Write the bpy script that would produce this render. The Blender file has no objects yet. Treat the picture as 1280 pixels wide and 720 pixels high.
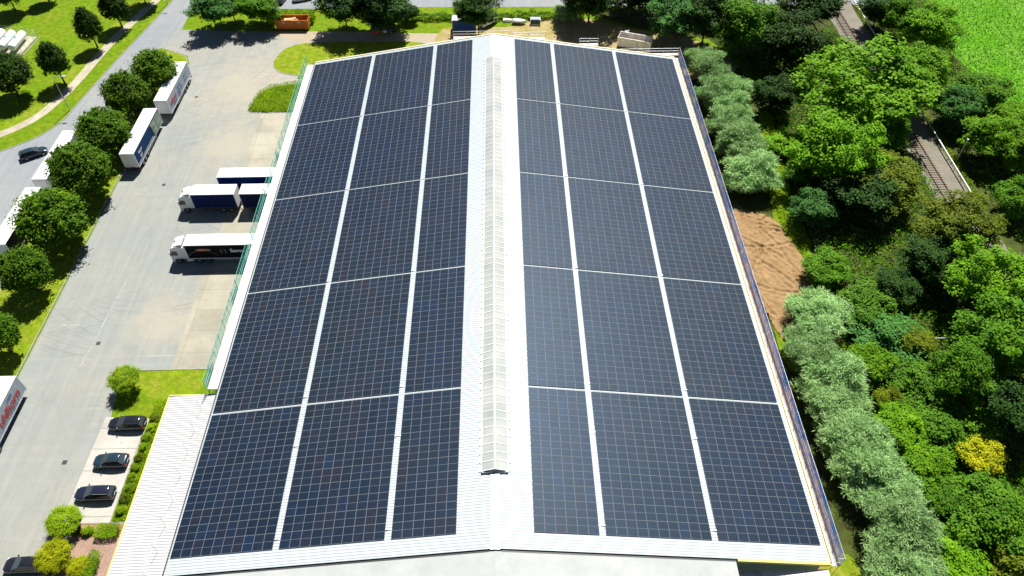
import bpy, bmesh, math, random
import numpy as np
from mathutils import Vector, Matrix

PI = math.pi
sc = bpy.context.scene
COL = sc.collection
random.seed(7)

# ------------------------------------------------------------------ camera
FPX = 923.238
CAM = Vector((1.2359, 0.0, 83.7324))
RT = Vector((0.999806, -0.018386, -0.007032))
UP = Vector((0.018376, 0.743658, 0.668307))
FW = Vector((0.007058, 0.668307, -0.743852))

def at(u, v, z=0.0):
    """world point at height z seen at pixel (u, v) of the 1280x720 photograph"""
    d = FW + RT * ((u - 640) / FPX) - UP * ((v - 360) / FPX)
    return CAM + d * ((z - CAM.z) / d.z)

def mpp(p):
    return (Vector(p) - CAM).dot(FW) / FPX       # metres per photo pixel

cam_d = bpy.data.cameras.new('camera')
cam = bpy.data.objects.new('camera', cam_d)
COL.objects.link(cam)
cam.matrix_world = Matrix(((RT.x, UP.x, -FW.x, CAM.x), (RT.y, UP.y, -FW.y, CAM.y), (RT.z, UP.z, -FW.z, CAM.z), (0, 0, 0, 1)))
cam_d.sensor_width = 36
cam_d.lens = 36 * FPX / 1280
cam_d.clip_end = 3000
sc.camera = cam

# ------------------------------------------------------------------ light
SUN_EL, SUN_AZ = math.radians(56), math.radians(15)
w = bpy.data.worlds.new('World'); sc.world = w; w.use_nodes = True
nt = w.node_tree
sky = nt.nodes.new('ShaderNodeTexSky'); sky.sky_type = 'NISHITA'; sky.sun_disc = False
sky.sun_elevation = SUN_EL; sky.sun_rotation = SUN_AZ; sky.air_density = .5; sky.dust_density = .3; sky.ozone_density = 1.2
bg = nt.nodes['Background']; bg.inputs[1].default_value = 0.05
nt.links.new(sky.outputs[0], bg.inputs[0])
sd = bpy.data.lights.new('sun', 'SUN'); sd.energy = 5.0; sd.angle = math.radians(0.5); sd.color = (1, .965, .9)
sun = bpy.data.objects.new('sun', sd); COL.objects.link(sun)
sv = Vector((math.sin(SUN_AZ) * math.cos(SUN_EL), math.cos(SUN_AZ) * math.cos(SUN_EL), math.sin(SUN_EL)))
sun.rotation_euler = sv.to_track_quat('Z', 'Y').to_euler()
sc.view_settings.view_transform = 'Standard'
sc.view_settings.look = 'None'
sc.view_settings.exposure = 0.9
sc.view_settings.gamma = 1

# ------------------------------------------------------------------ materials
def new_mat(name):
    m = bpy.data.materials.new(name); m.use_nodes = True
    return m, m.node_tree, m.node_tree.nodes['Principled BSDF']

def c4(c): return (c[0], c[1], c[2], 1)

def plain(name, col, rough=.5, metal=0, spec=.5, var=.0, coat=0):
    m, t, b = new_mat(name)
    b.inputs['Base Color'].default_value = c4(col); b.inputs['Roughness'].default_value = rough
    b.inputs['Metallic'].default_value = metal; b.inputs['Specular IOR Level'].default_value = spec
    b.inputs['Coat Weight'].default_value = coat
    if var:
        co = t.nodes.new('ShaderNodeTexCoord'); n = t.nodes.new('ShaderNodeTexNoise'); n.inputs['Scale'].default_value = 1.3; n.inputs['Detail'].default_value = 6
        t.links.new(co.outputs['Object'], n.inputs[0])
        r = t.nodes.new('ShaderNodeValToRGB')
        r.color_ramp.elements[0].position = .3; r.color_ramp.elements[1].position = .7
        r.color_ramp.elements[0].color = c4([x * (1 - var) for x in col]); r.color_ramp.elements[1].color = c4([min(1, x * (1 + var)) for x in col])
        t.links.new(n.outputs[0], r.inputs[0]); t.links.new(r.outputs[0], b.inputs['Base Color'])
    return m

class NT:
    """small helper for building a ground colour out of layered noises"""
    def __init__(s, name, rough=.9, spec=.2):
        s.m, s.t, s.b = new_mat(name)
        s.b.inputs['Roughness'].default_value = rough; s.b.inputs['Specular IOR Level'].default_value = spec
        s.co = s.t.nodes.new('ShaderNodeNewGeometry').outputs['Position']
    def map(s, scale=(1, 1, 1), rot=0):
        n = s.t.nodes.new('ShaderNodeMapping'); n.inputs['Scale'].default_value = scale; n.inputs['Rotation'].default_value = (0, 0, rot)
        s.t.links.new(s.co, n.inputs[0]); return n.outputs[0]
    def noise(s, scale, detail=5, rough=.55, vec=None, dist=0):
        n = s.t.nodes.new('ShaderNodeTexNoise'); n.inputs['Scale'].default_value = scale; n.inputs['Detail'].default_value = detail
        n.inputs['Roughness'].default_value = rough; n.inputs['Distortion'].default_value = dist
        s.t.links.new(vec or s.co, n.inputs[0]); return n.outputs[0]
    def ramp(s, f, stops):
        r = s.t.nodes.new('ShaderNodeValToRGB'); e = r.color_ramp.elements
        while len(e) < len(stops): e.new(.5)
        for k, (p, c) in enumerate(stops):
            e[k].position = p; e[k].color = c4(c) if isinstance(c, (tuple, list)) else (c, c, c, 1)
        s.t.links.new(f, r.inputs[0]); return r.outputs[0]
    def mix(s, f, a, b, mode='MIX'):
        n = s.t.nodes.new('ShaderNodeMix'); n.data_type = 'RGBA'; n.blend_type = mode
        for sock, v in ((n.inputs[0], f), (n.inputs[6], a), (n.inputs[7], b)):
            if hasattr(v, 'is_output'): s.t.links.new(v, sock)
            elif isinstance(v, (int, float)): sock.default_value = v
            else: sock.default_value = c4(v)
        return n.outputs[2]
    def bump(s, f, strength=.5, dist=.1):
        n = s.t.nodes.new('ShaderNodeBump'); n.inputs['Strength'].default_value = strength; n.inputs['Distance'].default_value = dist
        s.t.links.new(f, n.inputs['Height']); s.t.links.new(n.outputs[0], s.b.inputs['Normal'])
    def out(s, c):
        s.t.links.new(c, s.b.inputs['Base Color']); return s.m

def grass_mat(name, lush, dry, dryness=.5, scale=.25):
    g = NT(name, .95, .1)
    f1 = g.noise(scale, 8, .65); f2 = g.noise(6, 4, .7); f3 = g.noise(.9, 5, .6)
    a = g.mix(g.ramp(f1, [(dryness - .12, 0.), (dryness + .12, 1.)]), dry, lush)
    d = g.mix(g.ramp(f3, [(.35, 0.), (.65, 1.)]), [x * .62 for x in lush], a)
    e = g.mix(g.ramp(f2, [(.3, .55), (.7, 0.)]), d, [x * .35 for x in lush])
    g.bump(f2, .9, .12)
    return g.out(e)

M = {}
M['grass'] = grass_mat('grass_lawn', (.16, .285, .005), (.27, .275, .02), .45)
M['grass_dry'] = grass_mat('grass_dry', (.22, .33, .008), (.34, .31, .05), .47, .5)
M['field'] = None
def asphalt(name, base, warm, sandy=()):
    g = NT(name, .88, .25)
    f1 = g.noise(.05, 6, .6); f2 = g.noise(.45, 8, .7); f3 = g.noise(14, 3, .6)
    st = g.noise(1.0, 5, .6, g.map((1.4, .05, 1)))              # tyre-polished lanes along the yard
    st2 = g.noise(1.0, 4, .6, g.map((.06, 1.1, 1), .25))
    c = g.mix(g.ramp(f1, [(.40, 0.), (.62, 1.)]), base, warm)
    c = g.mix(g.ramp(st, [(.4, .30), (.62, 0.)]), c, [x * .72 for x in base])
    c = g.mix(g.ramp(st2, [(.52, 0.), (.72, .25)]), c, [min(1, x * 1.18) for x in warm])
    c = g.mix(g.ramp(f2, [(.3, .35), (.55, 0.)]), c, [x * .75 for x in base])
    blot = g.noise(.3, 3, .5)
    c = g.mix(g.ramp(blot, [(.70, 0.), (.76, .30)]), c, [x * .5 for x in base])
    c = g.mix(g.ramp(f3, [(.3, .22), (.7, 0.)]), c, [x * .6 for x in base])
    if sandy:
        for (px, py, rad) in sandy:
            vd = g.t.nodes.new('ShaderNodeVectorMath'); vd.operation = 'DISTANCE'; vd.inputs[1].default_value = (px, py, 0)
            g.t.links.new(g.co, vd.inputs[0])
            mm = g.t.nodes.new('ShaderNodeMath'); mm.operation = 'MULTIPLY_ADD'; mm.inputs[1].default_value = -1 / rad; mm.inputs[2].default_value = .62
            g.t.links.new(vd.outputs['Value'], mm.inputs[0])
            ad = g.t.nodes.new('ShaderNodeMath'); ad.operation = 'ADD'; g.t.links.new(mm.outputs[0], ad.inputs[0]); g.t.links.new(f2, ad.inputs[1])
            c = g.mix(g.ramp(ad.outputs[0], [(.45, 0.), (.95, .7)]), c, (.335, .305, .24))
        for (px, py) in ((-30, 118), (-78, 152), (-52, 96)):              # turning circles of the lorries
            vd = g.t.nodes.new('ShaderNodeVectorMath'); vd.operation = 'DISTANCE'; vd.inputs[1].default_value = (px, py, 0)
            g.t.links.new(g.co, vd.inputs[0])
            n1 = g.t.nodes.new('ShaderNodeTexNoise'); n1.noise_dimensions = '1D'; n1.inputs['Scale'].default_value = 2.2; n1.inputs['Detail'].default_value = 3
            g.t.links.new(vd.outputs['Value'], n1.inputs['W'])
            ms = g.noise(.09, 2); pr_ = g.mix(1., g.ramp(n1.outputs[0], [(.60, 0.), (.70, 1.)]), g.ramp(ms, [(.5, 0.), (.62, .32)]), 'MULTIPLY')
            c = g.mix(pr_, c, [x * .55 for x in base])
        vo = g.t.nodes.new('ShaderNodeTexVoronoi'); vo.feature = 'DISTANCE_TO_EDGE'; vo.inputs['Scale'].default_value = .07
        wv = g.t.nodes.new('ShaderNodeMix'); wv.data_type = 'VECTOR'; wv.inputs[0].default_value = .012
        nn = g.t.nodes.new('ShaderNodeTexNoise'); nn.inputs['Scale'].default_value = .25; nn.inputs['Detail'].default_value = 6
        g.t.links.new(g.co, nn.inputs[0]); g.t.links.new(g.co, wv.inputs[4])
        sv_ = g.t.nodes.new('ShaderNodeVectorMath'); sv_.operation = 'SCALE'; sv_.inputs['Scale'].default_value = 300
        g.t.links.new(nn.outputs['Color'], sv_.inputs[0]); g.t.links.new(sv_.outputs[0], wv.inputs[5]); g.t.links.new(wv.outputs[1], vo.inputs['Vector'])
        c = g.mix(g.ramp(vo.outputs['Distance'], [(.003, .11), (.010, 0.)]), c, [x * .5 for x in base])
    g.bump(f3, .25, .02)
    return g.out(c)
M['asphalt'] = asphalt('asphalt', (.25, .268, .255), (.30, .292, .25), ((-36, 147, 26), (-50, 132, 20), (-49, 112, 12), (-49, 70, 10)))
M['road'] = asphalt('road_asphalt', (.23, .25, .265), (.275, .28, .28))
def concrete(name, base, slab=(5, 4), joint=.02):
    g = NT(name, .85, .25)
    f1 = g.noise(.2, 7, .65); f2 = g.noise(2.5, 6, .7)
    br = g.t.nodes.new('ShaderNodeTexBrick'); br.offset = 0
    br.inputs['Scale'].default_value = 1; br.inputs['Brick Width'].default_value = slab[0]; br.inputs['Row Height'].default_value = slab[1]
    br.inputs['Mortar Size'].default_value = joint; br.inputs['Bias'].default_value = 0
    br.inputs['Color1'].default_value = (.9, .9, .9, 1); br.inputs['Color2'].default_value = (1.1, 1.1, 1.1, 1); br.inputs['Mortar'].default_value = (.55, .55, .55, 1)
    g.t.links.new(g.co, br.inputs[0])
    c = g.mix(g.ramp(f1, [(.35, 0.), (.68, 1.)]), [x * .8 for x in base], [x * 1.12 for x in base])
    c = g.mix(g.ramp(f2, [(.3, .4), (.5, 0.)]), c, [x * .7 for x in base])
    c = g.mix(g.ramp(g.noise(.55, 2), [(.70, 0.), (.74, .55)]), c, [x * .45 for x in base])
    c = g.mix(1., c, br.outputs[0], 'MULTIPLY')
    return g.out(c)
M['apron'] = concrete('apron_concrete', (.33, .31, .245))
M['pad'] = concrete('paving_slabs', (.40, .385, .345), (20, 3.05), .05)
M['slab'] = concrete('path_slabs', (.40, .36, .27), (1.5, 1.5), .02)
M['brick'] = concrete('brick_paving', (.33, .215, .165), (.3, .15), .012)
g = NT('soil', .95, .1)
f1 = g.noise(.5, 8, .7); f2 = g.noise(5, 6, .7)
M['soil'] = (g.bump(f2, .8, .1), g.out(g.mix(g.ramp(f2, [(.3, .5), (.6, 0.)]), g.mix(g.ramp(f1, [(.3, 0.), (.7, 1.)]), (.23, .145, .065), (.37, .245, .125)), (.11, .065, .03))))[1]
g = NT('dry_earth', .95, .1)
f1 = g.noise(.35, 8, .7); f2 = g.noise(4, 6, .7)
M['earth'] = (g.bump(f2, .7, .08), g.out(g.mix(g.ramp(f2, [(.3, .35), (.6, 0.)]), g.mix(g.ramp(f1, [(.42, 0.), (.62, 1.)]), (.37, .29, .165), (.24, .22, .05)), (.2, .14, .07))))[1]
g = NT('gravel_track', .95, .1)
f1 = g.noise(.35, 8, .7); f2 = g.noise(5, 6, .7)
M['track'] = (g.bump(f2, .7, .08), g.out(g.mix(g.ramp(f2, [(.3, .35), (.6, 0.)]), g.mix(g.ramp(f1, [(.42, 0.), (.62, 1.)]), (.345, .31, .24), (.33, .28, .19)), (.24, .19, .13))))[1]
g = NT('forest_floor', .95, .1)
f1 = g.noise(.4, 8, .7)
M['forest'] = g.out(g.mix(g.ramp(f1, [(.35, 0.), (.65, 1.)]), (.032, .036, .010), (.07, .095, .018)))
g = NT('ballast', .95, .1)
f1 = g.noise(.3, 8, .7); f2 = g.noise(9, 4, .7)
M['ballast'] = (g.bump(f2, .9, .1), g.out(g.mix(g.ramp(f2, [(.35, .6), (.65, 0.)]), g.mix(g.ramp(f1, [(.35, 0.), (.65, 1.)]), (.20, .185, .15), (.265, .25, .205)), (.11, .09, .065))))[1]
g = NT('crop_field', .95, .1)
f1 = g.noise(.12, 6, .6); f2 = g.noise(5, 4, .7); rows = g.noise(1, 3, .5, g.map((2.2, .02, 1), -.03))
c = g.mix(g.ramp(f1, [(.4, 0.), (.6, 1.)]), (.12, .32, .012), (.19, .37, .045))
c = g.mix(g.ramp(rows, [(.40, .7), (.55, 0.)]), c, (.075, .24, .008))
c = g.mix(g.ramp(f2, [(.35, .7), (.6, 0.)]), c, (.06, .19, .006))
g.bump(f2, .9, .2)
M['field'] = g.out(c)
g = NT('felt_roofing', .9, .2)
f1 = g.noise(.3, 8, .7); f2 = g.noise(18, 3, .7)
c = g.mix(g.ramp(f1, [(.35, 0.), (.65, 1.)]), (.33, .35, .34), (.41, .425, .41))
c = g.mix(g.ramp(f2, [(.35, .3), (.6, 0.)]), c, (.27, .285, .28))
M['felt'] = g.out(c)

M['roof'] = plain('white_sheet_metal', (.40, .445, .465), .55, 0, .35, .05)
M['roof_low'] = plain('white_sheet_metal_low', (.44, .44, .44), .55, 0, .3, .05)
M['white'] = plain('white_paint', (.66, .66, .655), .35, 0, .5, .04)
M['tarp_white'] = plain('white_tarpaulin', (.60, .595, .60), .5, 0, .4, .07)
M['side_white'] = plain('shade_grey_curtain', (.31, .36, .41), .6, 0, .15, .06)  # white curtain, with the grey-blue of its shaded side put into the colour
M['wall'] = plain('wall_panel', (.45, .46, .46), .6, 0, .4, .06)
M['alu'] = plain('aluminium', (.62, .64, .66), .38, .55)
M['galv'] = plain('galvanised_steel', (.42, .44, .46), .45, .6, .5, .15)
M['deck_white'] = plain('bleached_boards', (.55, .54, .52), .7, 0, .3, .10)
M['deck_pink'] = plain('pinkish_boards', (.58, .47, .43), .7, 0, .3, .16)
M['yellow'] = plain('yellow_timber', (.66, .52, .16), .6, 0, .3, .10)
M['verge'] = plain('cream_verge', (.70, .63, .42), .6, 0, .3, .08)
M['teal'] = plain('teal_steel', (.10, .46, .36), .45, 0, .4, .15)
M['black'] = plain('black_rubber', (.015, .015, .016), .8)
M['rim'] = plain('rim_metal', (.35, .36, .37), .35, .8)
M['dark_steel'] = plain('dark_steel', (.03, .031, .035), .55)
M['glass_dark'] = plain('tinted_glass', (.012, .015, .02), .08, 0, .6)
M['glass_screen'] = plain('windscreen_glass', (.035, .05, .055), .1, 0, .5)
M['blue_curtain'] = plain('blue_curtain', (.004, .045, .17), .6, 0, .12, .12)
M['navy_curtain'] = plain('navy_curtain', (.0025, .012, .075), .6, 0, .1, .12)
M['picture_blue'] = plain('printed_blue_curtain', (.004, .033, .11), .6, 0, .1, .35)
M['black_curtain'] = plain('black_curtain', (.003, .004, .007), .6, 0, .08, .2)
M['orange'] = plain('orange_paint', (.52, .16, .022), .55, 0, .3, .22)
M['dirty_white'] = plain('dirty_white_paint', (.80, .77, .70), .6, 0, .3, .25)
M['car_black'] = plain('black_car_paint', (.012, .013, .017), .18, 0, .5, 0, .6)
M['car_blue'] = plain('blue_black_car_paint', (.014, .032, .045), .18, 0, .5, 0, .6)
M['car_navy'] = plain('navy_car_paint', (.012, .015, .032), .18, 0, .5, 0, .6)
M['lamp_clear'] = plain('lamp_lens', (.75, .77, .78), .15)
M['red_lens'] = plain('red_lens', (.30, .01, .012), .2)
M['red_text'] = plain('red_print', (.45, .025, .02), .5)
M['blue_text'] = plain('blue_print', (.03, .05, .22), .5)
M['white_text'] = plain('white_print', (.75, .78, .82), .5)
M['glow'] = plain('orange_print', (.50, .20, .12), .5, 0, .3, .5)
M['arc'] = plain('grey_print', (.16, .14, .13), .5)
M['wood'] = plain('raw_wood', (.50, .33, .17), .7, 0, .3, .2)
M['card'] = plain('cardboard', (.55, .40, .24), .8, 0, .2, .2)
M['rust'] = plain('rusty_steel', (.11, .055, .035), .7, .2, .3, .3)
M['sleeper'] = plain('weathered_sleeper', (.20, .175, .135), .9, 0, .2, .25)
M['bark'] = plain('bark', (.085, .06, .042), .9, 0, .2, .3)
M['twig'] = plain('bare_wood', (.30, .27, .23), .9, 0, .2, .2)
M['kerb'] = plain('kerb_stone', (.27, .265, .235), .8, 0, .3, .15)
M['tank'] = plain('white_tank_paint', (.74, .77, .75), .4, 0, .4, .05)
M['blue_box'] = plain('blue_container_paint', (.02, .07, .25), .5, 0, .4, .12)
M['pipe'] = plain('weathered_pipe', (.55, .56, .54), .5, .3, .4, .15)
M['mast'] = plain('lamp_mast', (.40, .42, .42), .5, .5, .4)
M['line'] = plain('white_line', (.31, .315, .30), .8, 0, .2, .3)
M['fence'] = plain('pale_fence_mesh', (.45, .55, .5), .6, 0, .3)

def panel_mat():
    m, t, b = new_mat('solar_cells')
    ge = t.nodes.new('ShaderNodeObjectInfo'); co = t.nodes.new('ShaderNodeTexCoord')
    r = t.nodes.new('ShaderNodeValToRGB'); r.color_ramp.interpolation = 'LINEAR'
    cs = [(0, (.0055, .0110, .019)), (.3, (.0060, .0128, .024)), (.55, (.0080, .0124, .021)), (.75, (.0058, .0140, .028)), (.9, (.0100, .0124, .020)), (1, (.0060, .0155, .033))]
    e = r.color_ramp.elements
    while len(e) < len(cs): e.new(.5)
    for k, (p, c) in enumerate(cs): e[k].position = p; e[k].color = c4(c)
    t.links.new(ge.outputs['Random'], r.inputs[0])
    br = t.nodes.new('ShaderNodeTexBrick'); br.offset = 0
    br.inputs['Scale'].default_value = 1; br.inputs['Brick Width'].default_value = .182; br.inputs['Row Height'].default_value = .0865
    br.inputs['Mortar Size'].default_value = .006; br.inputs['Mortar Smooth'].default_value = .3; br.inputs['Bias'].default_value = -.2
    br.inputs['Color1'].default_value = (.85, .87, .9, 1); br.inputs['Color2'].default_value = (1.25, 1.18, 1.15, 1); br.inputs['Mortar'].default_value = (2.2, 2.2, 2.3, 1)
    t.links.new(co.outputs['Object'], br.inputs[0])
    mx = t.nodes.new('ShaderNodeMix'); mx.data_type = 'RGBA'; mx.blend_type = 'MULTIPLY'; mx.inputs[0].default_value = 1
    t.links.new(r.outputs[0], mx.inputs[6]); t.links.new(br.outputs[0], mx.inputs[7])
    # blotchy tint drifting over the whole field
    geo = t.nodes.new('ShaderNodeNewGeometry'); n = t.nodes.new('ShaderNodeTexNoise'); n.inputs['Scale'].default_value = .045; n.inputs['Detail'].default_value = 2
    t.links.new(geo.outputs['Position'], n.inputs[0])
    r2 = t.nodes.new('ShaderNodeValToRGB'); r2.color_ramp.elements[0].position = .35; r2.color_ramp.elements[1].position = .65
    r2.color_ramp.elements[0].color = (.85, .92, 1.1, 1); r2.color_ramp.elements[1].color = (1.35, 1.15, 1.0, 1)
    t.links.new(n.outputs[0], r2.inputs[0])
    mx2 = t.nodes.new('ShaderNodeMix'); mx2.data_type = 'RGBA'; mx2.blend_type = 'MULTIPLY'; mx2.inputs[0].default_value = 1
    t.links.new(mx.outputs[2], mx2.inputs[6]); t.links.new(r2.outputs[0], mx2.inputs[7])
    t.links.new(mx2.outputs[2], b.inputs['Base Color'])
    b.inputs['Roughness'].default_value = .45; b.inputs['Specular IOR Level'].default_value = .19; b.inputs['Specular Tint'].default_value = (.55, .76, 1, 1)
    return m
M['cells'] = panel_mat()
M['frame'] = plain('module_frame', (.135, .15, .17), .6, 0, .2)
def sheet(name, col, alpha):
    m, t, b = new_mat(name)
    b.inputs['Base Color'].default_value = c4(col); b.inputs['Roughness'].default_value = .5
    b.inputs['Alpha'].default_value = alpha
    return m
def skylight():
    m, t, b = new_mat('fibreglass_glazing')
    co = t.nodes.new('ShaderNodeTexCoord'); n = t.nodes.new('ShaderNodeTexNoise'); n.inputs['Scale'].default_value = .35; n.inputs['Detail'].default_value = 5
    t.links.new(co.outputs['Object'], n.inputs[0])
    r = t.nodes.new('ShaderNodeValToRGB'); r.color_ramp.elements[0].position = .35; r.color_ramp.elements[1].position = .65
    r.color_ramp.elements[0].color = (.285, .31, .295, 1); r.color_ramp.elements[1].color = (.375, .39, .365, 1)
    t.links.new(n.outputs[0], r.inputs[0]); t.links.new(r.outputs[0], b.inputs['Base Color'])
    b.inputs['Roughness'].default_value = .3
    return m
M['skylight'] = skylight()
def net(name, col, col2, hole):
    """woven scaffold netting: stripes of two colours with open mesh between"""
    m, t, b = new_mat(name)
    geo = t.nodes.new('ShaderNodeNewGeometry'); n = t.nodes.new('ShaderNodeTexNoise'); n.inputs['Scale'].default_value = .5; n.inputs['Detail'].default_value = 6
    t.links.new(geo.outputs['Position'], n.inputs[0])
    r = t.nodes.new('ShaderNodeValToRGB'); r.color_ramp.elements[0].position = .42; r.color_ramp.elements[1].position = .58
    r.color_ramp.elements[0].color = c4(col); r.color_ramp.elements[1].color = c4(col2)
    t.links.new(n.outputs[0], r.inputs[0]); t.links.new(r.outputs[0], b.inputs['Base Color'])
    n2 = t.nodes.new('ShaderNodeTexNoise'); n2.inputs['Scale'].default_value = 1.6; n2.inputs['Detail'].default_value = 8
    t.links.new(geo.outputs['Position'], n2.inputs[0])
    r2 = t.nodes.new('ShaderNodeValToRGB'); r2.color_ramp.elements[0].position = .35; r2.color_ramp.elements[1].position = .65
    r2.color_ramp.elements[0].color = (hole, hole, hole, 1); r2.color_ramp.elements[1].color = (min(1, hole + .45),) * 3 + (1,)
    t.links.new(n2.outputs[0], r2.inputs[0]); t.links.new(r2.outputs[0], b.inputs['Alpha'])
    b.inputs['Roughness'].default_value = .8
    tr = t.nodes.new('ShaderNodeBsdfTranslucent'); t.links.new(r.outputs[0], tr.inputs[0])
    tp = t.nodes.new('ShaderNodeBsdfTransparent'); ms = t.nodes.new('ShaderNodeMixShader'); t.links.new(r2.outputs[0], ms.inputs[0])
    t.links.new(tp.outputs[0], ms.inputs[1]); t.links.new(tr.outputs[0], ms.inputs[2])
    m2 = t.nodes.new('ShaderNodeMixShader'); m2.inputs[0].default_value = .5
    t.links.new(b.outputs[0], m2.inputs[1]); t.links.new(ms.outputs[0], m2.inputs[2]); t.links.new(m2.outputs[0], t.nodes['Material Output'].inputs[0])
    return m
M['net_blue'] = net('blue_net', (.05, .27, .85), (.48, .42, .74), .45)
M['net_teal'] = net('teal_net', (.07, .46, .36), (.30, .56, .48), .12)

def leaf(name, dark, light, trans=.36, hue=.0):
    m, t, b = new_mat(name)
    geo = t.nodes.new('ShaderNodeNewGeometry'); co = t.nodes.new('ShaderNodeTexCoord'); oi = t.nodes.new('ShaderNodeObjectInfo')
    n = t.nodes.new('ShaderNodeTexNoise'); n.inputs['Scale'].default_value = .55; n.inputs['Detail'].default_value = 3
    t.links.new(geo.outputs['Position'], n.inputs[0])
    ma = t.nodes.new('ShaderNodeMath'); ma.operation = 'MULTIPLY_ADD'; ma.inputs[1].default_value = .55
    t.links.new(geo.outputs['Random Per Island'], ma.inputs[0])
    mb = t.nodes.new('ShaderNodeMath'); mb.operation = 'MULTIPLY_ADD'; mb.inputs[1].default_value = 1.3; mb.inputs[2].default_value = -.48
    t.links.new(n.outputs[0], mb.inputs[0]); t.links.new(mb.outputs[0], ma.inputs[2])
    r = t.nodes.new('ShaderNodeValToRGB'); r.color_ramp.elements[0].position = .1; r.color_ramp.elements[1].position = .9
    r.color_ramp.elements[0].color = c4(dark); r.color_ramp.elements[1].color = c4(light)
    t.links.new(ma.outputs[0], r.inputs[0])
    hs = t.nodes.new('ShaderNodeHueSaturation')
    mv = t.nodes.new('ShaderNodeMapRange'); mv.inputs[3].default_value = .82; mv.inputs[4].default_value = 1.18
    t.links.new(oi.outputs['Random'], mv.inputs[0]); t.links.new(mv.outputs[0], hs.inputs['Value'])
    t.links.new(r.outputs[0], hs.inputs['Color'])
    t.links.new(hs.outputs[0], b.inputs['Base Color'])
    b.inputs['Roughness'].default_value = .65; b.inputs['Specular IOR Level'].default_value = .12
    tr = t.nodes.new('ShaderNodeBsdfTranslucent'); t.links.new(hs.outputs[0], tr.inputs[0])
    mxs = t.nodes.new('ShaderNodeMixShader'); mxs.inputs[0].default_value = trans
    t.links.new(b.outputs[0], mxs.inputs[1]); t.links.new(tr.outputs[0], mxs.inputs[2])
    t.links.new(mxs.outputs[0], t.nodes['Material Output'].inputs[0])
    return m
M['L_linden'] = leaf('linden_leaves', (0.034, 0.1, 0.004), (0.15, 0.285, 0.008))
M['L_conic'] = leaf('hornbeam_leaves', (0.018, 0.055, 0.005), (0.06, 0.135, 0.008))
M['L_pale'] = leaf('willow_leaves', (0.15, 0.30, 0.08), (0.44, 0.65, 0.27), .25)
M['L_bright'] = leaf('bright_leaves', (0.07, 0.2, 0.004), (0.22, 0.44, 0.01))
M['L_mid'] = leaf('mid_leaves', (0.045, 0.14, 0.006), (0.15, 0.33, 0.014))
M['L_dark'] = leaf('dark_leaves', (0.012, 0.042, 0.006), (0.055, 0.135, 0.014), .2)
M['L_teal'] = leaf('bluish_leaves', (0.026, 0.1, 0.014), (0.095, 0.26, 0.045), .2)
M['L_olive'] = leaf('olive_leaves', (0.075, 0.125, 0.006), (0.23, 0.28, 0.014))
M['L_yellow'] = leaf('yellow_leaves', (0.27, 0.33, 0.006), (0.62, 0.6, 0.01))
M['L_lime'] = leaf('lime_leaves', (0.13, 0.25, 0.004), (0.36, 0.5, 0.01))
M['L_golden'] = leaf('golden_leaves', (0.22, 0.28, 0.004), (0.5, 0.52, 0.008))
M['L_hedge'] = leaf('hedge_leaves', (0.10, 0.22, 0.004), (0.30, 0.44, 0.008))
M['L_under'] = leaf('bramble_leaves', (0.04, 0.13, 0.004), (0.15, 0.33, 0.008))
M['L_crop'] = leaf('crop_leaves', (0.06, 0.22, 0.006), (0.17, 0.42, 0.02))

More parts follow.
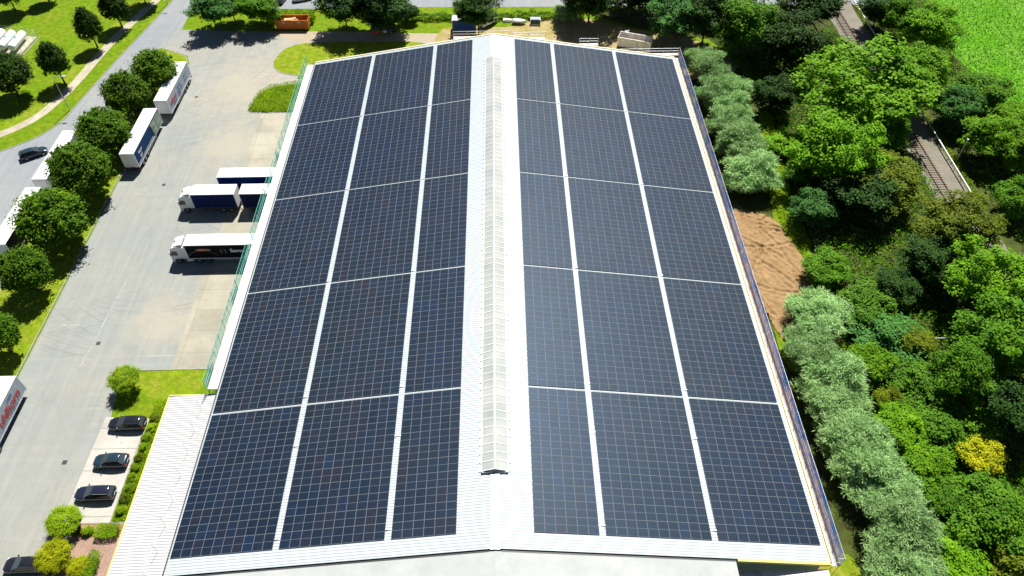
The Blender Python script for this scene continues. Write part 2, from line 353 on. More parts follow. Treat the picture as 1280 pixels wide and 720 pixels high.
# ------------------------------------------------------------------ mesh builder
class MB:
    def __init__(s): s.v = []; s.f = []; s.mi = []; s.sm = []
    def add(s, vs, fs, mi=0, sm=False):
        o = len(s.v); s.v += [tuple(v) for v in vs]
        for f in fs: s.f.append([o + i for i in f]); s.mi.append(mi); s.sm.append(sm)
        return s
    def box(s, lo, hi, mi=0, rz=0, piv=None):
        x0, y0, z0 = lo; x1, y1, z1 = hi
        vs = [(x0, y0, z0), (x1, y0, z0), (x1, y1, z0), (x0, y1, z0), (x0, y0, z1), (x1, y0, z1), (x1, y1, z1), (x0, y1, z1)]
        if rz:
            cx, cy = piv or ((x0 + x1) / 2, (y0 + y1) / 2); c, n = math.cos(rz), math.sin(rz)
            vs = [(cx + (x - cx) * c - (y - cy) * n, cy + (x - cx) * n + (y - cy) * c, z) for x, y, z in vs]
        return s.add(vs, [(0, 3, 2, 1), (4, 5, 6, 7), (0, 1, 5, 4), (1, 2, 6, 5), (2, 3, 7, 6), (3, 0, 4, 7)], mi)
    def tube(s, p0, p1, r0, r1=None, n=8, mi=0, cap=True, sm=True):
        r1 = r0 if r1 is None else r1
        p0 = Vector(p0); p1 = Vector(p1); d = (p1 - p0)
        if d.length < 1e-6: return s
        q = d.to_track_quat('Z', 'Y'); vs = []
        for p, r in ((p0, r0), (p1, r1)):
            for k in range(n):
                a = 2 * PI * k / n; vs.append(p + q @ Vector((r * math.cos(a), r * math.sin(a), 0)))
        fs = [(k, (k + 1) % n, n + (k + 1) % n, n + k) for k in range(n)]
        s.add(vs, fs, mi, sm)
        if cap: s.add(vs[:n], [tuple(reversed(range(n)))], mi); s.add(vs[n:], [tuple(range(n))], mi)
        return s
    def loft(s, rings, mi=0, sm=True, cap=True):
        n = len(rings[0]); vs = [v for r in rings for v in r]; fs = []
        for a in range(len(rings) - 1):
            for k in range(n): fs.append((a * n + k, a * n + (k + 1) % n, (a + 1) * n + (k + 1) % n, (a + 1) * n + k))
        if cap: fs.append(tuple(reversed(range(n)))); fs.append(tuple((len(rings) - 1) * n + k for k in range(n)))
        return s.add(vs, fs, mi, sm)
    def prism(s, prof, y0, y1, mi=0):
        """profile in (x, z) extruded along y"""
        n = len(prof)
        vs = [(x, y0, z) for x, z in prof] + [(x, y1, z) for x, z in prof]
        fs = [(k, (k + 1) % n, n + (k + 1) % n, n + k) for k in range(n)] + [tuple(reversed(range(n))), tuple(range(n, 2 * n))]
        return s.add(vs, fs, mi)
    def build(s, name, mats, parent=None, loc=None, fix=True, bevel=0):
        me = bpy.data.meshes.new(name); me.from_pydata(s.v, [], s.f)
        if not isinstance(mats, (list, tuple)): mats = [mats]
        for m in mats: me.materials.append(M[m] if isinstance(m, str) else m)
        me.polygons.foreach_set('material_index', s.mi); me.polygons.foreach_set('use_smooth', s.sm)
        if fix:
            bm = bmesh.new(); bm.from_mesh(me); bmesh.ops.recalc_face_normals(bm, faces=bm.faces); bm.to_mesh(me); bm.free()
        me.update()
        o = bpy.data.objects.new(name, me); COL.objects.link(o)
        if parent: o.parent = parent
        if loc is not None: o.location = loc
        if bevel:
            b = o.modifiers.new('bevel', 'BEVEL'); b.width = bevel; b.segments = 2; b.limit_method = 'ANGLE'
        return o

def tag(o, label=None, cat=None, group=None, kind=None):
    if label: o['label'] = label
    if cat: o['category'] = cat
    if group: o['group'] = group
    if kind: o['kind'] = kind
    return o
def thing(name, label, cat, loc=(0, 0, 0), rz=0, group=None):
    o = bpy.data.objects.new(name, None); COL.objects.link(o); o.empty_display_size = .5
    o.location = loc; o.rotation_euler = (0, 0, rz)
    return tag(o, label, cat, group)
def copy_tree(o, parent=None):
    c = o.copy(); COL.objects.link(c)
    if parent: c.parent = parent
    for ch in [x for x in bpy.data.objects if x.parent == o]: copy_tree(ch, c)
    return c

# ------------------------------------------------------------------ ground sheets
def sheet_poly(name, pts, mat, z, kind='structure'):
    me = bpy.data.meshes.new(name)
    vs = [(p[0], p[1], z) for p in pts]
    a = sum(vs[i][0] * vs[(i + 1) % len(vs)][1] - vs[(i + 1) % len(vs)][0] * vs[i][1] for i in range(len(vs)))
    if a < 0: vs.reverse()
    me.from_pydata(vs, [], [list(range(len(vs)))])
    bm = bmesh.new(); bm.from_mesh(me); bmesh.ops.triangulate(bm, faces=bm.faces); bm.to_mesh(me); bm.free()
    me.materials.append(M[mat]); o = bpy.data.objects.new(name, me); COL.objects.link(o); o['kind'] = kind
    return o
def smooth_closed(pts, n=6):
    out = []; L = len(pts)
    for i in range(L):
        p0, p1, p2, p3 = [Vector(pts[(i + k - 1) % L]) for k in range(4)]
        for k in range(n):
            t = k / n
            out.append(tuple(.5 * ((2 * p1) + (-p0 + p2) * t + (2 * p0 - 5 * p1 + 4 * p2 - p3) * t * t + (-p0 + 3 * p1 - 3 * p2 + p3) * t ** 3)))
    return out
def smooth_open(pts, n=6):
    out = []; L = len(pts)
    for i in range(L - 1):
        p0, p1, p2, p3 = [Vector(pts[min(L - 1, max(0, i + k - 1))]) for k in range(4)]
        for k in range(n):
            t = k / n
            out.append(tuple(.5 * ((2 * p1) + (-p0 + p2) * t + (2 * p0 - 5 * p1 + 4 * p2 - p3) * t * t + (-p0 + 3 * p1 - 3 * p2 + p3) * t ** 3)))
    out.append(tuple(pts[-1])); return out
def strip_box(name, pts, wd, z0, z1, mat, kind='structure'):
    mb = MB()
    for a, b in zip(pts[:-1], pts[1:]):
        a = Vector((a[0], a[1])); b = Vector((b[0], b[1])); d = (b - a).normalized(); n = Vector((-d.y, d.x)) * wd / 2
        vs = [a - n, b - n, b + n, a + n]
        mb.add([(p.x, p.y, z0) for p in vs] + [(p.x, p.y, z1) for p in vs], [(4, 5, 6, 7), (0, 1, 5, 4), (1, 2, 6, 5), (2, 3, 7, 6), (3, 0, 4, 7)])
    o = mb.build(name, mat); o['kind'] = kind; return o

E_ = .004
gr = sheet_poly('ground', [(-900, -700), (900, -700), (900, 1100), (-900, 1100)], 'grass', 0)
road_l = smooth_open([(-130, 84), (-112, 99), (-97, 107.5), (-91.6, 111.2), (-88, 114), (-85.6, 116.6), (-83.6, 121), (-82.6, 128), (-80.5, 142.4), (-77, 163), (-73, 190), (-66, 240)], 5)
road_r = [(-60, 240), (-67, 190), (-70.4, 163), (-70.6, 156), (-72.3, 150), (-73.5, 144), (-76, 112), (-77.6, 90), (-76, 72), (-76, 20), (-130, 20)]
sheet_poly('road', road_l + road_r, 'road', 5 * E_)
yard = [(-70.5, 163), (-70.4, 154.6), (-65, 154.2), (-50, 153.2), (-34, 152.6), (-34, 147), (-41, 147.7), (-41, 134), (-30, 130), (-30, 30), (-46, 30), (-46, 12), (-78, 12), (-77, 56), (-66.5, 56.2), (-66.6, 76.9), (-66.8, 105.9), (-65.6, 135), (-64.8, 140.5), (-66, 143.6), (-69.4, 145.4), (-73, 147), (-72.2, 151.5)]
sheet_poly('asphalt_yard', yard, 'asphalt', 6 * E_)
sheet_poly('ground_track', [(-52, 153.3), (-30, 152.6), (-20, 151.6), (0, 150.5), (14, 149), (14, 140), (-30, 140), (-41, 147.7), (-46, 150)], 'track', 7 * E_)
for x_, y_ in ((-57.5, 66.0), (-58.5, 101.0), (-60.0, 128.0), (-55.0, 47.0)):
    d_ = MB().box((x_ - .3, y_ - .3, .024), (x_ + .3, y_ + .3, .032)); q_ = d_.build('drain_cover', 'dark_steel')
    tag(q_, 'small dark square drain cover set in the grey asphalt yard', 'drain cover', 'drain covers in the yard')
sheet_poly('dry_ground', smooth_closed([(-12, 153), (2, 153.5), (9, 156.2), (19, 157), (30, 152), (44, 146), (50, 136), (42, 131.5), (20, 131.5), (-10, 139)], 4), 'earth', 8 * E_)
isl = [(-66.8, 56.4), (-66.9, 76.9), (-67.1, 105.9), (-65.9, 135), (-65.1, 140.5), (-66.3, 143.3), (-69.4, 145.1), (-71.8, 145.2), (-73.2, 140), (-75.7, 112), (-77.3, 90), (-75.7, 72), (-75.7, 56.4)]
sheet_poly('tree_island', isl, 'grass_dry', .10)
strip_box('kerb', isl + [isl[0]], .14, 0, .12, 'kerb')
verge_r = [(x + .35, y) for x, y in road_l[10:]]
sheet_poly('road_verge', [(p[0] - .1, p[1]) for p in road_l] + [(-130, 110), ], 'grass', 2 * E_) if False else None
fp = smooth_open([(-130, 99), (-112, 106.5), (-99, 113.6), (-93.7, 116.8), (-89.6, 121.5), (-87.6, 127), (-86.2, 134), (-84.6, 148), (-82.3, 160), (-79, 175), (-72, 215)], 5)
fpl = []; fpr = []
for i, p in enumerate(fp):
    q = Vector(fp[min(i + 1, len(fp) - 1)]) - Vector(fp[max(i - 1, 0)]); q.normalize()
    fpl.append((p[0] - q.y * 1.0, p[1] + q.x * 1.0)); fpr.append((p[0] + q.y * 1.0, p[1] - q.x * 1.0))
sheet_poly('grass_verge', [(x - 2.4, y + .9) for x, y in fpl] + fpr[::-1], 'grass_dry', 3 * E_)
sheet_poly('footpath', fpl + fpr[::-1], 'slab', 4 * E_)
strip_box('kerb', [(x - .1, y) for x, y in road_l], .16, 0, .10, 'kerb')
sheet_poly('concrete_apron', [(-45.8, 61.2), (-45.8, 122), (-30, 122), (-30, 61.2)], 'apron', 9 * E_)
g1 = smooth_closed([(-46.9, 139.2), (-46.8, 142.5), (-45.3, 146), (-41.2, 148), (-30, 148.2), (-16, 147.3), (-12, 142), (-20, 136), (-36, 134.6), (-41, 135.2), (-44.8, 136.4)], 5)
sheet_poly('grass_verge', g1, 'grass_dry', .09)
strip_box('kerb', g1 + [g1[0]], .16, 0, .10, 'kerb')
b2 = smooth_closed([(-47.9, 122.7), (-48.2, 125.5), (-47.4, 129), (-44.9, 131.2), (-40.2, 132.2), (-37, 132), (-36, 127), (-36, 122.6), (-40, 122.5)], 5)
sheet_poly('planting_bed', b2, 'grass', .09)
patch = [(-49.6, 61.1), (-35, 61.0), (-35, 30), (-44.6, 30), (-44.7, 33), (-44.6, 39), (-46.5, 39), (-46.5, 51), (-46.2, 52.6), (-51.4, 53.4), (-51.9, 57), (-51.6, 60)]
sheet_poly('grass_verge', patch, 'grass', .03)
sheet_poly('grass_verge', smooth_closed([(-49.4, 60.8), (-40.6, 60.7), (-41, 57.3), (-45, 56.2), (-49.2, 57.6)], 4), 'grass_dry', .03 + E_)
strip_box('kerb', [(-51.6, 61.1), (-36, 61.1)], .16, 0, .10, 'kerb')
sheet_poly('parking_pad', [(-52.1, 53.6), (-46.2, 53.2), (-46.5, 38.9), (-52.4, 38.9)], 'pad', .034)
strip_box('kerb', [(-52.35, 38.8), (-46.5, 38.8), (-46.4, 53.1)], .14, 0, .09, 'kerb')
sheet_poly('planting_bed', [(-50.4, 38.7), (-44.6, 38.7), (-44.6, 36.8), (-50.4, 36.8)], 'soil', .038)
sheet_poly('brick_path', [(-52, 37.0), (-44.6, 37.0), (-44.6, 20), (-46.4, 20), (-46.4, 34.6), (-51.5, 34.6)], 'brick', .042)
sheet_poly('planting_bed', [(-51.6, 34.7), (-46.4, 34.7), (-46.4, 27), (-52, 27)], 'soil', .046)
# right-hand side
forest = [(36.5, 10), (110, 10), (101, 60), (99.5, 113), (96, 142), (104, 170), (104, 230), (22, 230), (22, 158), (32, 152), (46, 147), (52, 136), (39, 131)]
sheet_poly('woodland_ground', forest, 'forest', 2 * E_)
sheet_poly('bare_soil', [(35, 131), (38.2, 131), (38.2, 100), (39.4, 60), (38.6, 26), (35, 26)], 'soil', 4 * E_)
sheet_poly('grass_verge', smooth_closed([(52.6, 118), (50.2, 118.5), (48, 104), (46.2, 93), (45.6, 86), (48.2, 79), (50, 83.5), (49.8, 94)], 4), 'grass', 5 * E_)
sheet_poly('grass_verge', smooth_closed([(40.6, 70), (43.3, 66), (42.8, 60.5), (41, 58), (39.6, 62)], 4), 'grass', 5 * E_)
sheet_poly('grass_verge', smooth_closed([(35.8, 30.6), (39.8, 33.2), (41.6, 27), (40, 20), (36, 20)], 4), 'grass_dry', 5 * E_)
sheet_poly('ballast', [(72.6, -30), (79.4, -30), (83.0, 240), (76.4, 240)], 'ballast', 6 * E_)
sheet_poly('field', [(101, 60), (99.5, 113), (96, 142), (104, 170), (112, 260), (420, 260), (420, 20), (108, 20)], 'field', 3 * E_)
# far strip beyond the yard
sheet_poly('far_road', [(-60, 163.4), (-21, 163.4), (20, 162.3), (90, 161), (90, 172), (-60, 174)], 'road', 3 * E_)
# painted bay lines
for k, y in enumerate((63.5, 71.2, 78.9, 86.4)):
    sheet_poly('painted_line', [(-51, y), (-45.8, y - .05), (-45.8, y + .07), (-51, y + .12)], 'line', 8 * E_)
sheet_poly('painted_line', [(-58.6, 62), (-58.45, 62), (-57.4, 78), (-57.55, 78)], 'line', 8 * E_)
sheet_poly('painted_line', [(-64.5, 69.4), (-61.5, 69.4), (-61.5, 69.55), (-64.5, 69.55)], 'line', 8 * E_)

# churned soil with tyre ruts, real relief
def soil_patch():
    rng = np.random.RandomState(5)
    poly = smooth_closed([(38.6, 90.5), (43, 91.2), (46.4, 88), (48.0, 80), (48.2, 74.5), (45, 69), (42.2, 64.5), (40.2, 65), (39, 74)], 5)
    xs = np.arange(38, 49.4, .16); ys = np.arange(63, 92, .16)
    def inside(x, y):
        c = False; n = len(poly); j = n - 1
        for i in range(n):
            if (poly[i][1] > y) != (poly[j][1] > y) and x < (poly[j][0] - poly[i][0]) * (y - poly[i][1]) / (poly[j][1] - poly[i][1]) + poly[i][0]: c = not c
            j = i
        return c
    X, Y = np.meshgrid(xs, ys)
    Z = .16 + .06 * np.sin(X * 1.3 + Y * .9) * np.sin(Y * .5)
    for k in range(30):                                   # curved ruts with lug marks
        cx, cy, R = 43 + rng.uniform(-16, 16), 77 + rng.uniform(-20, 20), rng.uniform(5, 26)
        d = np.abs(np.hypot(X - cx, Y - cy) - R); ang = np.arctan2(Y - cy, X - cx) * R
        on = np.exp(-(d / .22) ** 2) * (np.sin(ang * .35 + k) > -.1)
        Z -= .22 * on * (.65 + .35 * np.sign(np.sin(ang * 4.5))); Z += .13 * np.exp(-((d - .45) / .16) ** 2) * (np.sin(ang * .35 + k) > -.1)
    Z += .10 * (np.sin(X * 3.1 + 1.3 * np.sin(Y * 2.2)) * np.sin(Y * 2.7 + X) > .55)
    Z += rng.uniform(-.025, .035, Z.shape)
    idx = -np.ones(X.shape, int); vs = []; fs = []
    for i in range(X.shape[0]):
        for j in range(X.shape[1]):
            if inside(X[i, j], Y[i, j]): idx[i, j] = len(vs); vs.append((X[i, j], Y[i, j], max(.03, Z[i, j])))
    for i in range(X.shape[0] - 1):
        for j in range(X.shape[1] - 1):
            q = (idx[i, j], idx[i, j + 1], idx[i + 1, j + 1], idx[i + 1, j])
            if min(q) >= 0: fs.append(q)
    MB().add(vs, fs, 0, True).build('soil', 'soil', fix=False)['kind'] = 'structure'
soil_patch()

# ------------------------------------------------------------------ warehouse
SL = .15515; CS, SN = math.cos(SL), math.sin(SL)
RX, ZR, YN, YF = -.42, 11.0, 30.2, 130.75
wh = thing('warehouse', 'huge warehouse with a white ribbed metal gable roof carrying solar blocks', 'warehouse', (RX, YN, 0))
LY = YF - YN
def corrugated(side, s0, s1, zoff, y0, y1, pitch=.333, h=.034):
    mb = MB(); ys = []; y = y0
    while y < y1 - pitch:
        ys += [(y, 0), (y + pitch * .52, 0), (y + pitch * .64, h), (y + pitch * .86, h)]; y += pitch
    ys += [(y, 0), (y1, 0)]
    vs = []
    for (yy, hh) in ys:
        for s in (s0, s1):
            vs.append((side * s * CS + side * hh * SN, yy, zoff - s * SN + hh * CS))
    fs = [(2 * k, 2 * k + 1, 2 * k + 3, 2 * k + 2) for k in range(len(ys) - 1)]
    return mb.add(vs, fs)
rm = corrugated(-1, 0, 35.66, ZR, 0, LY); r2 = corrugated(1, 0, 35.95, ZR, 0, LY)
rm.add(r2.v, r2.f)
rm.build('roof', 'roof', wh, fix=False)
mb = MB()                                                # underside and walls
for sd, s in ((-1, 35.6), (1, 35.9)):
    mb.add([(0, 0, ZR - .12), (sd * s * CS, 0, ZR - .12 - s * SN), (sd * s * CS, LY, ZR - .12 - s * SN), (0, LY, ZR - .12)], [(0, 1, 2, 3)])
mb.build('roof_underside', 'galv', wh, fix=False)
mb = MB(); xl, xr = -34.9, 35.2; za, zb = ZR - .2 - 34.9 * SN / CS, ZR - .2 - 35.2 * SN / CS
mb.add([(xl, .4, 0), (xl, .4, za), (xl, LY - .4, za), (xl, LY - .4, 0)], [(0, 1, 2, 3)])
mb.add([(xr, .4, 0), (xr, .4, zb), (xr, LY - .4, zb), (xr, LY - .4, 0)], [(3, 2, 1, 0)])
for y in (.4, LY - .4):
    mb.add([(xl, y, 0), (xl, y, za), (0, y, ZR - .2), (xr, y, zb), (xr, y, 0)], [(0, 1, 2, 3, 4)])
mb.build('wall', 'wall', wh, fix=False)
for y in (41.0, 51.5, 64.5, 69.0, 74, 80, 86):
    d = MB().box((xl - .12, y - 1.4 - .3, .9), (xl - .003, y + 1.4 - .3, 4.0)).build('dock_door', 'galv', wh)
    MB().box((xl - .22, y - 1.9, .5), (xl - .005, y - 1.705, 4.3)).box((xl - .22, y + 1.105, .5), (xl - .005, y + 1.3, 4.3)).build('door_buffer', 'black', d)
# ridge cap with skylight
mb = MB()
for sd in (-1, 1):
    pass
for a, b in ((-.14, 8.2), (91.95, LY)):
    MB().add([(0, a, ZR + .10), (.5, a, ZR + .10 - .5 * SN), (.5, b, ZR + .10 - .5 * SN), (0, b, ZR + .10), (-.5, a, ZR + .10 - .5 * SN), (-.5, b, ZR + .10 - .5 * SN)], [(0, 1, 2, 3), (0, 3, 5, 4)]).build('ridge_cap', 'white', wh, fix=False)
Y0, Y1, HW, KH = 8.5, 91.8, 1.42, .32
sk = MB()
zk = ZR - HW * SN + KH
for sd in (-1, 1):
    sk.add([(0, Y0, ZR + .62), (sd * HW, Y0, zk), (sd * HW, Y1, zk), (0, Y1, ZR + .62)], [(0, 1, 2, 3)])
for y in (Y0, Y1): sk.add([(-HW, y, zk), (HW, y, zk), (0, y, ZR + .62)], [(0, 1, 2)])
skl = sk.build('skylight', 'skylight', wh, fix=False)
cb = MB()
for sd in (-1, 1):
    cb.box((min(sd * HW, sd * (HW + .07)), Y0 - .06, zk - KH - .1), (max(sd * HW, sd * (HW + .07)), Y1 + .06, zk + .03))
cb.box((-HW, Y0 - .12, zk - KH - .1), (HW, Y0 - .05, zk + .02)); cb.box((-HW, Y1 + .05, zk - KH - .1), (HW, Y1 + .12, zk + .02))
cb.build('kerb_flashing', 'white', skl)
gb = MB(); y = Y0 + .02
sl2 = math.atan2(ZR + .62 - zk, HW)
while y < Y1:
    for sd in (-1, 1):
        a = Vector((0, y, ZR + .635)); b = Vector((sd * HW, y, zk + .015))
        gb.add([a + Vector((0, -.045, 0)), a + Vector((0, .045, 0)), b + Vector((0, .045, 0)), b + Vector((0, -.045, 0)), a + Vector((0, -.045, .03)), a + Vector((0, .045, .03)), b + Vector((0, .045, .03)), b + Vector((0, -.045, .03))],
               [(4, 5, 6, 7), (0, 1, 5, 4), (1, 2, 6, 5), (2, 3, 7, 6), (3, 0, 4, 7)])
    y += 1.06
gb.box((-.06, Y0, ZR + .60), (.06, Y1, ZR + .69))
gb.build('glazing_bar', 'white', skl)
# side clips and cable rail of the skylight: dotted flanking lines
for sd in (-1, 1):
    fl = MB(); x = sd * (HW + .26); z = ZR - abs(x) * SN + .05
    fl.box((x - .03, Y0 - .3, z), (x + .03, Y1 + .3, z + .06))
    y = Y0
    while y < Y1: fl.box((x - .05, y - .07, z - .05), (x + .05, y + .07, z + .16), 1); y += 1.06
    fl.build('skylight_rail', ['alu', 'dark_steel'], skl)
# verge boards, gutter lines
mb = MB()
for sd, s in ((-1, 35.66), (1, 35.95)):
    x1 = sd * s * CS; z1 = ZR - s * SN
    mb.add([(0, LY - .02, ZR + .12), (x1, LY - .02, z1 + .12), (x1, LY + .22, z1 + .12), (0, LY + .22, ZR + .12), (0, LY - .02, ZR - .3), (x1, LY - .02, z1 - .3), (x1, LY + .22, z1 - .3), (0, LY + .22, ZR - .3)],
           [(0, 1, 2, 3), (0, 1, 5, 4), (2, 3, 7, 6), (1, 2, 6, 5)])
mb.build('verge_board', 'verge', wh)
mb = MB(); xa, xb = 25.3, 35.95 * CS
mb.add([(xa, -.28, ZR - xa * SN / CS + .06), (xb, -.28, ZR - xb * SN / CS + .06), (xb, .02, ZR - xb * SN / CS + .06), (xa, .02, ZR - xa * SN / CS + .06),
        (xa, -.28, ZR - xa * SN / CS - .35), (xb, -.28, ZR - xb * SN / CS - .35), (xb, .02, ZR - xb * SN / CS - .35), (xa, .02, ZR - xa * SN / CS - .35)],
       [(0, 1, 2, 3), (0, 1, 5, 4), (2, 3, 7, 6), (1, 2, 6, 5), (3, 0, 4, 7)])
mb.build('edge_board', 'yellow', wh)
zl = ZR - 35.66 * SN; zr = ZR - 35.95 * SN
MB().box((-35.66 * CS - .17, 0, zl - .16), (-35.66 * CS - .01, LY, zl + .01)).build('gutter', 'dark_steel', wh)
MB().box((35.95 * CS + .01, 0, zr - .12), (35.95 * CS + .09, LY, zr + .05), 0).box((35.95 * CS + .10, 0, zr - .2), (35.95 * CS + .19, LY, zr - .02), 1).box((35.95 * CS + .20, 0, zr - .12), (35.95 * CS + .27, LY, zr + .05), 2).build('gutter', ['verge', 'rust', 'yellow'], wh)
# cable ducts on the free strips
for sd in (-1, 1):
    for s in (4.05 + 6.924 + .35, 4.05 + 6.924 + 11.54 + 1.045):
        mb = MB()
        for y in (1.9 + 1.0, 1.9 + 12.2, 20.9, 40.2, 60, 79.8):
            x = sd * s * CS; z = ZR - s * SN
            mb.box((x - .34, y, z + .05), (x + .34, y + .09, z + .11))
        mb.build('cable_bridge', 'galv', wh)

# solar blocks: an array is one rigid thing, its modules are parts
PW, PP = 1.154, 1.7836
pm = MB(); fw, hgt = .022, .04
W, H = PW - .014, PP - .014
pm.box((0, 0, 0), (fw, H, hgt), 0).box((W - fw, 0, 0), (W, H, hgt), 0).box((fw, 0, 0), (W - fw, fw, hgt), 0).box((fw, H - fw, 0), (W - fw, H, hgt), 0)
pm.add([(fw, fw, .032), (W - fw, fw, .032), (W - fw, H - fw, .032), (fw, H - fw, .032)], [(0, 1, 2, 3)], 1)
pm.add([(fw, H / 2 - .014, .035), (W - fw, H / 2 - .014, .035), (W - fw, H / 2 + .014, .035), (fw, H / 2 + .014, .035)], [(0, 1, 2, 3)], 0)
proto = pm.build('solar_panel', ['frame', 'cells'])
PME = proto.data; bpy.data.objects.remove(proto)
def rails_mesh(nc, nr, L):
    mb = MB()
    for j in range(nr):
        for fy in (.4, 1.36):
            mb.box((-.02, j * PP + fy, -.036), (nc * PW, j * PP + fy + .04, -.002))
    return mb
RAILS = {}
ys0 = 1.87; y = ys0; rows = []
for nr in (10, 11, 11, 11, 11): rows.append((y, nr)); y += nr * PP + .3626
roww = ['nearest', 'second nearest', 'middle', 'second farthest', 'farthest']
for sd in (-1, 1):
    s = 4.05
    for nc, sw in ((6, 'narrow ridge-side'), (10, 'wide central'), (10, 'wide eave-side')):
        for k, (yy, nr) in enumerate(rows):
            lab = f"{roww[k]} block of dark solar panels in the {sw} strip facing {'the truck yard' if sd < 0 else 'the woodland'}"
            s_in = s if sd > 0 else s + nc * PW
            e = thing('solar_array', lab, 'solar array', (RX + sd * s_in * CS, YN + yy, ZR - s_in * SN + .085), 0, 'solar blocks on the warehouse roof')
            e.rotation_euler = (0, SL * sd, 0)
            for i in range(nc):
                for j in range(nr):
                    o = bpy.data.objects.new('solar_panel', PME); COL.objects.link(o); o.parent = e
                    o.location = (i * PW + .007, j * PP + .007, random.uniform(-.003, .003))
                    o.rotation_euler = (random.gauss(0, .0025), random.gauss(0, .0025), 0)
            key = (nc, nr)
            if key not in RAILS:
                r = rails_mesh(nc, nr, 0).build('mounting_rail', 'alu', e); RAILS[key] = r.data
            else:
                r = bpy.data.objects.new('mounting_rail', RAILS[key]); COL.objects.link(r); r.parent = e
        s += nc * PW + .6958

# annex lean-to at the yard side
an = thing('annex', 'low white ribbed lean-to building along the yard side of the warehouse', 'annex', (-42.3, 20, 0))
mb = MB(); LA = 54.0 - 20; pitch = .333; y = 0; ys = []
while y < LA - pitch: ys += [(y, 0), (y + .17, 0), (y + .21, .042), (y + .29, .042)]; y += pitch
ys += [(y, 0), (LA, 0)]
for yy, hh in ys: mb.v += [(-.1, yy, 3.95 + hh), (6.9, yy, 4.5 + hh)]
for k in range(len(ys) - 1): mb.f.append([2 * k, 2 * k + 1, 2 * k + 3, 2 * k + 2]); mb.mi.append(0); mb.sm.append(False)
mb.build('roof', 'roof_low', an, fix=False)
MB().box((0, .1, 0), (6.9, LA - .1, 3.85)).build('wall', 'wall', an)
MB().box((-.16, LA + .003, 3.72), (5.2, LA + .12, 4.12)).build('edge_board', 'yellow', an)
MB().box((-.26, 0, 3.78), (-.11, LA, 3.96)).build('gutter', 'yellow', an)
for y in (8.2, 10.2):
    MB().tube((1.4 + (y - 8) * .9, y, 4.0), (1.4 + (y - 8) * .9, y, 4.55), .11).tube((1.4 + (y - 8) * .9, y, 4.55), (1.4 + (y - 8) * .9, y, 4.62), .2).build('vent_pipe', 'dark_steel', an)
for y in (16, 24):
    wdw = MB().box((-.06, y, 1.0), (-.003, y + 1.8, 2.4)).build('window', 'white', an)
    MB().box((-.075, y + .1, 1.1), (-.061, y + 1.7, 2.3)).build('pane', 'glass_dark', wdw)
# guard rail on the annex roof beside the eave
gt = thing('guard_rail', 'thin safety rail with slender posts on the white lean-to roof', 'guard rail', (-37.6, 30, 4.35))
for k in range(8):
    MB().tube((0, k * 3.05 + .3, 0), (0, k * 3.05 + .3, 2.0), .022, n=6).build('post', 'galv', gt)
    MB().box((-.12, k * 3.05 + .18, -.02), (.12, k * 3.05 + .42, .02)).build('foot_plate', 'alu', gt)

# neighbouring hall: grey felt roof touching the near gable
nh = thing('adjoining_hall', 'adjoining hall with a pale grey felt gable roof at the near gable', 'hall', (RX, 30.0, 0))
mb = MB()
DZ = .07
for sd, xe in ((-1, -35.4), (1, 25.1)):
    xe = abs(xe)
    mb.add([(0, -.03, ZR - DZ), (sd * xe, -.03, ZR - DZ - xe * SN / CS), (sd * xe, -26, ZR - DZ - xe * SN / CS), (0, -26, ZR - DZ),
            (0, -.03, ZR - DZ - .4), (sd * xe, -.03, ZR - DZ - .4 - xe * SN / CS), (sd * xe, -26, ZR - DZ - .4 - xe * SN / CS), (0, -26, ZR - DZ - .4)],
           [(0, 1, 2, 3), (0, 1, 5, 4), (1, 2, 6, 5), (2, 3, 7, 6)])
mb.build('roof', 'felt', nh)
mb = MB()
for sd, xe in ((-1, -35.3), (1, 25.0)):
    x = xe; z = ZR - DZ - .4 - abs(xe) * SN / CS
    mb.add([(x, -.3, 0), (x, -25.9, 0), (x, -25.9, z), (x, -.3, z)], [(0, 1, 2, 3)])
mb.add([(-35.3, -25.9, 0), (25, -25.9, 0), (25, -25.9, ZR - .5 - 25 * .157), (0, -25.9, ZR - .53), (-35.3, -25.9, ZR - .5 - 35.3 * .157)], [(0, 1, 2, 3, 4)])
mb.build('wall', 'wall', nh, fix=False)
mb = MB()
for sd, xe in ((-1, 35.4), (1, 25.1)):
    mb.add([(sd * .6, -.10, ZR - .06 - .6 * SN), (sd * xe, -.10, ZR - .06 - xe * SN / CS), (sd * xe, .06, ZR - .06 - xe * SN / CS), (sd * .6, .06, ZR - .06 - .6 * SN)], [(0, 1, 2, 3)])
mb.build('gap_shadow_strip', 'dark_steel', nh, fix=False)  # dark strip standing in for the shadow line between the two roofs

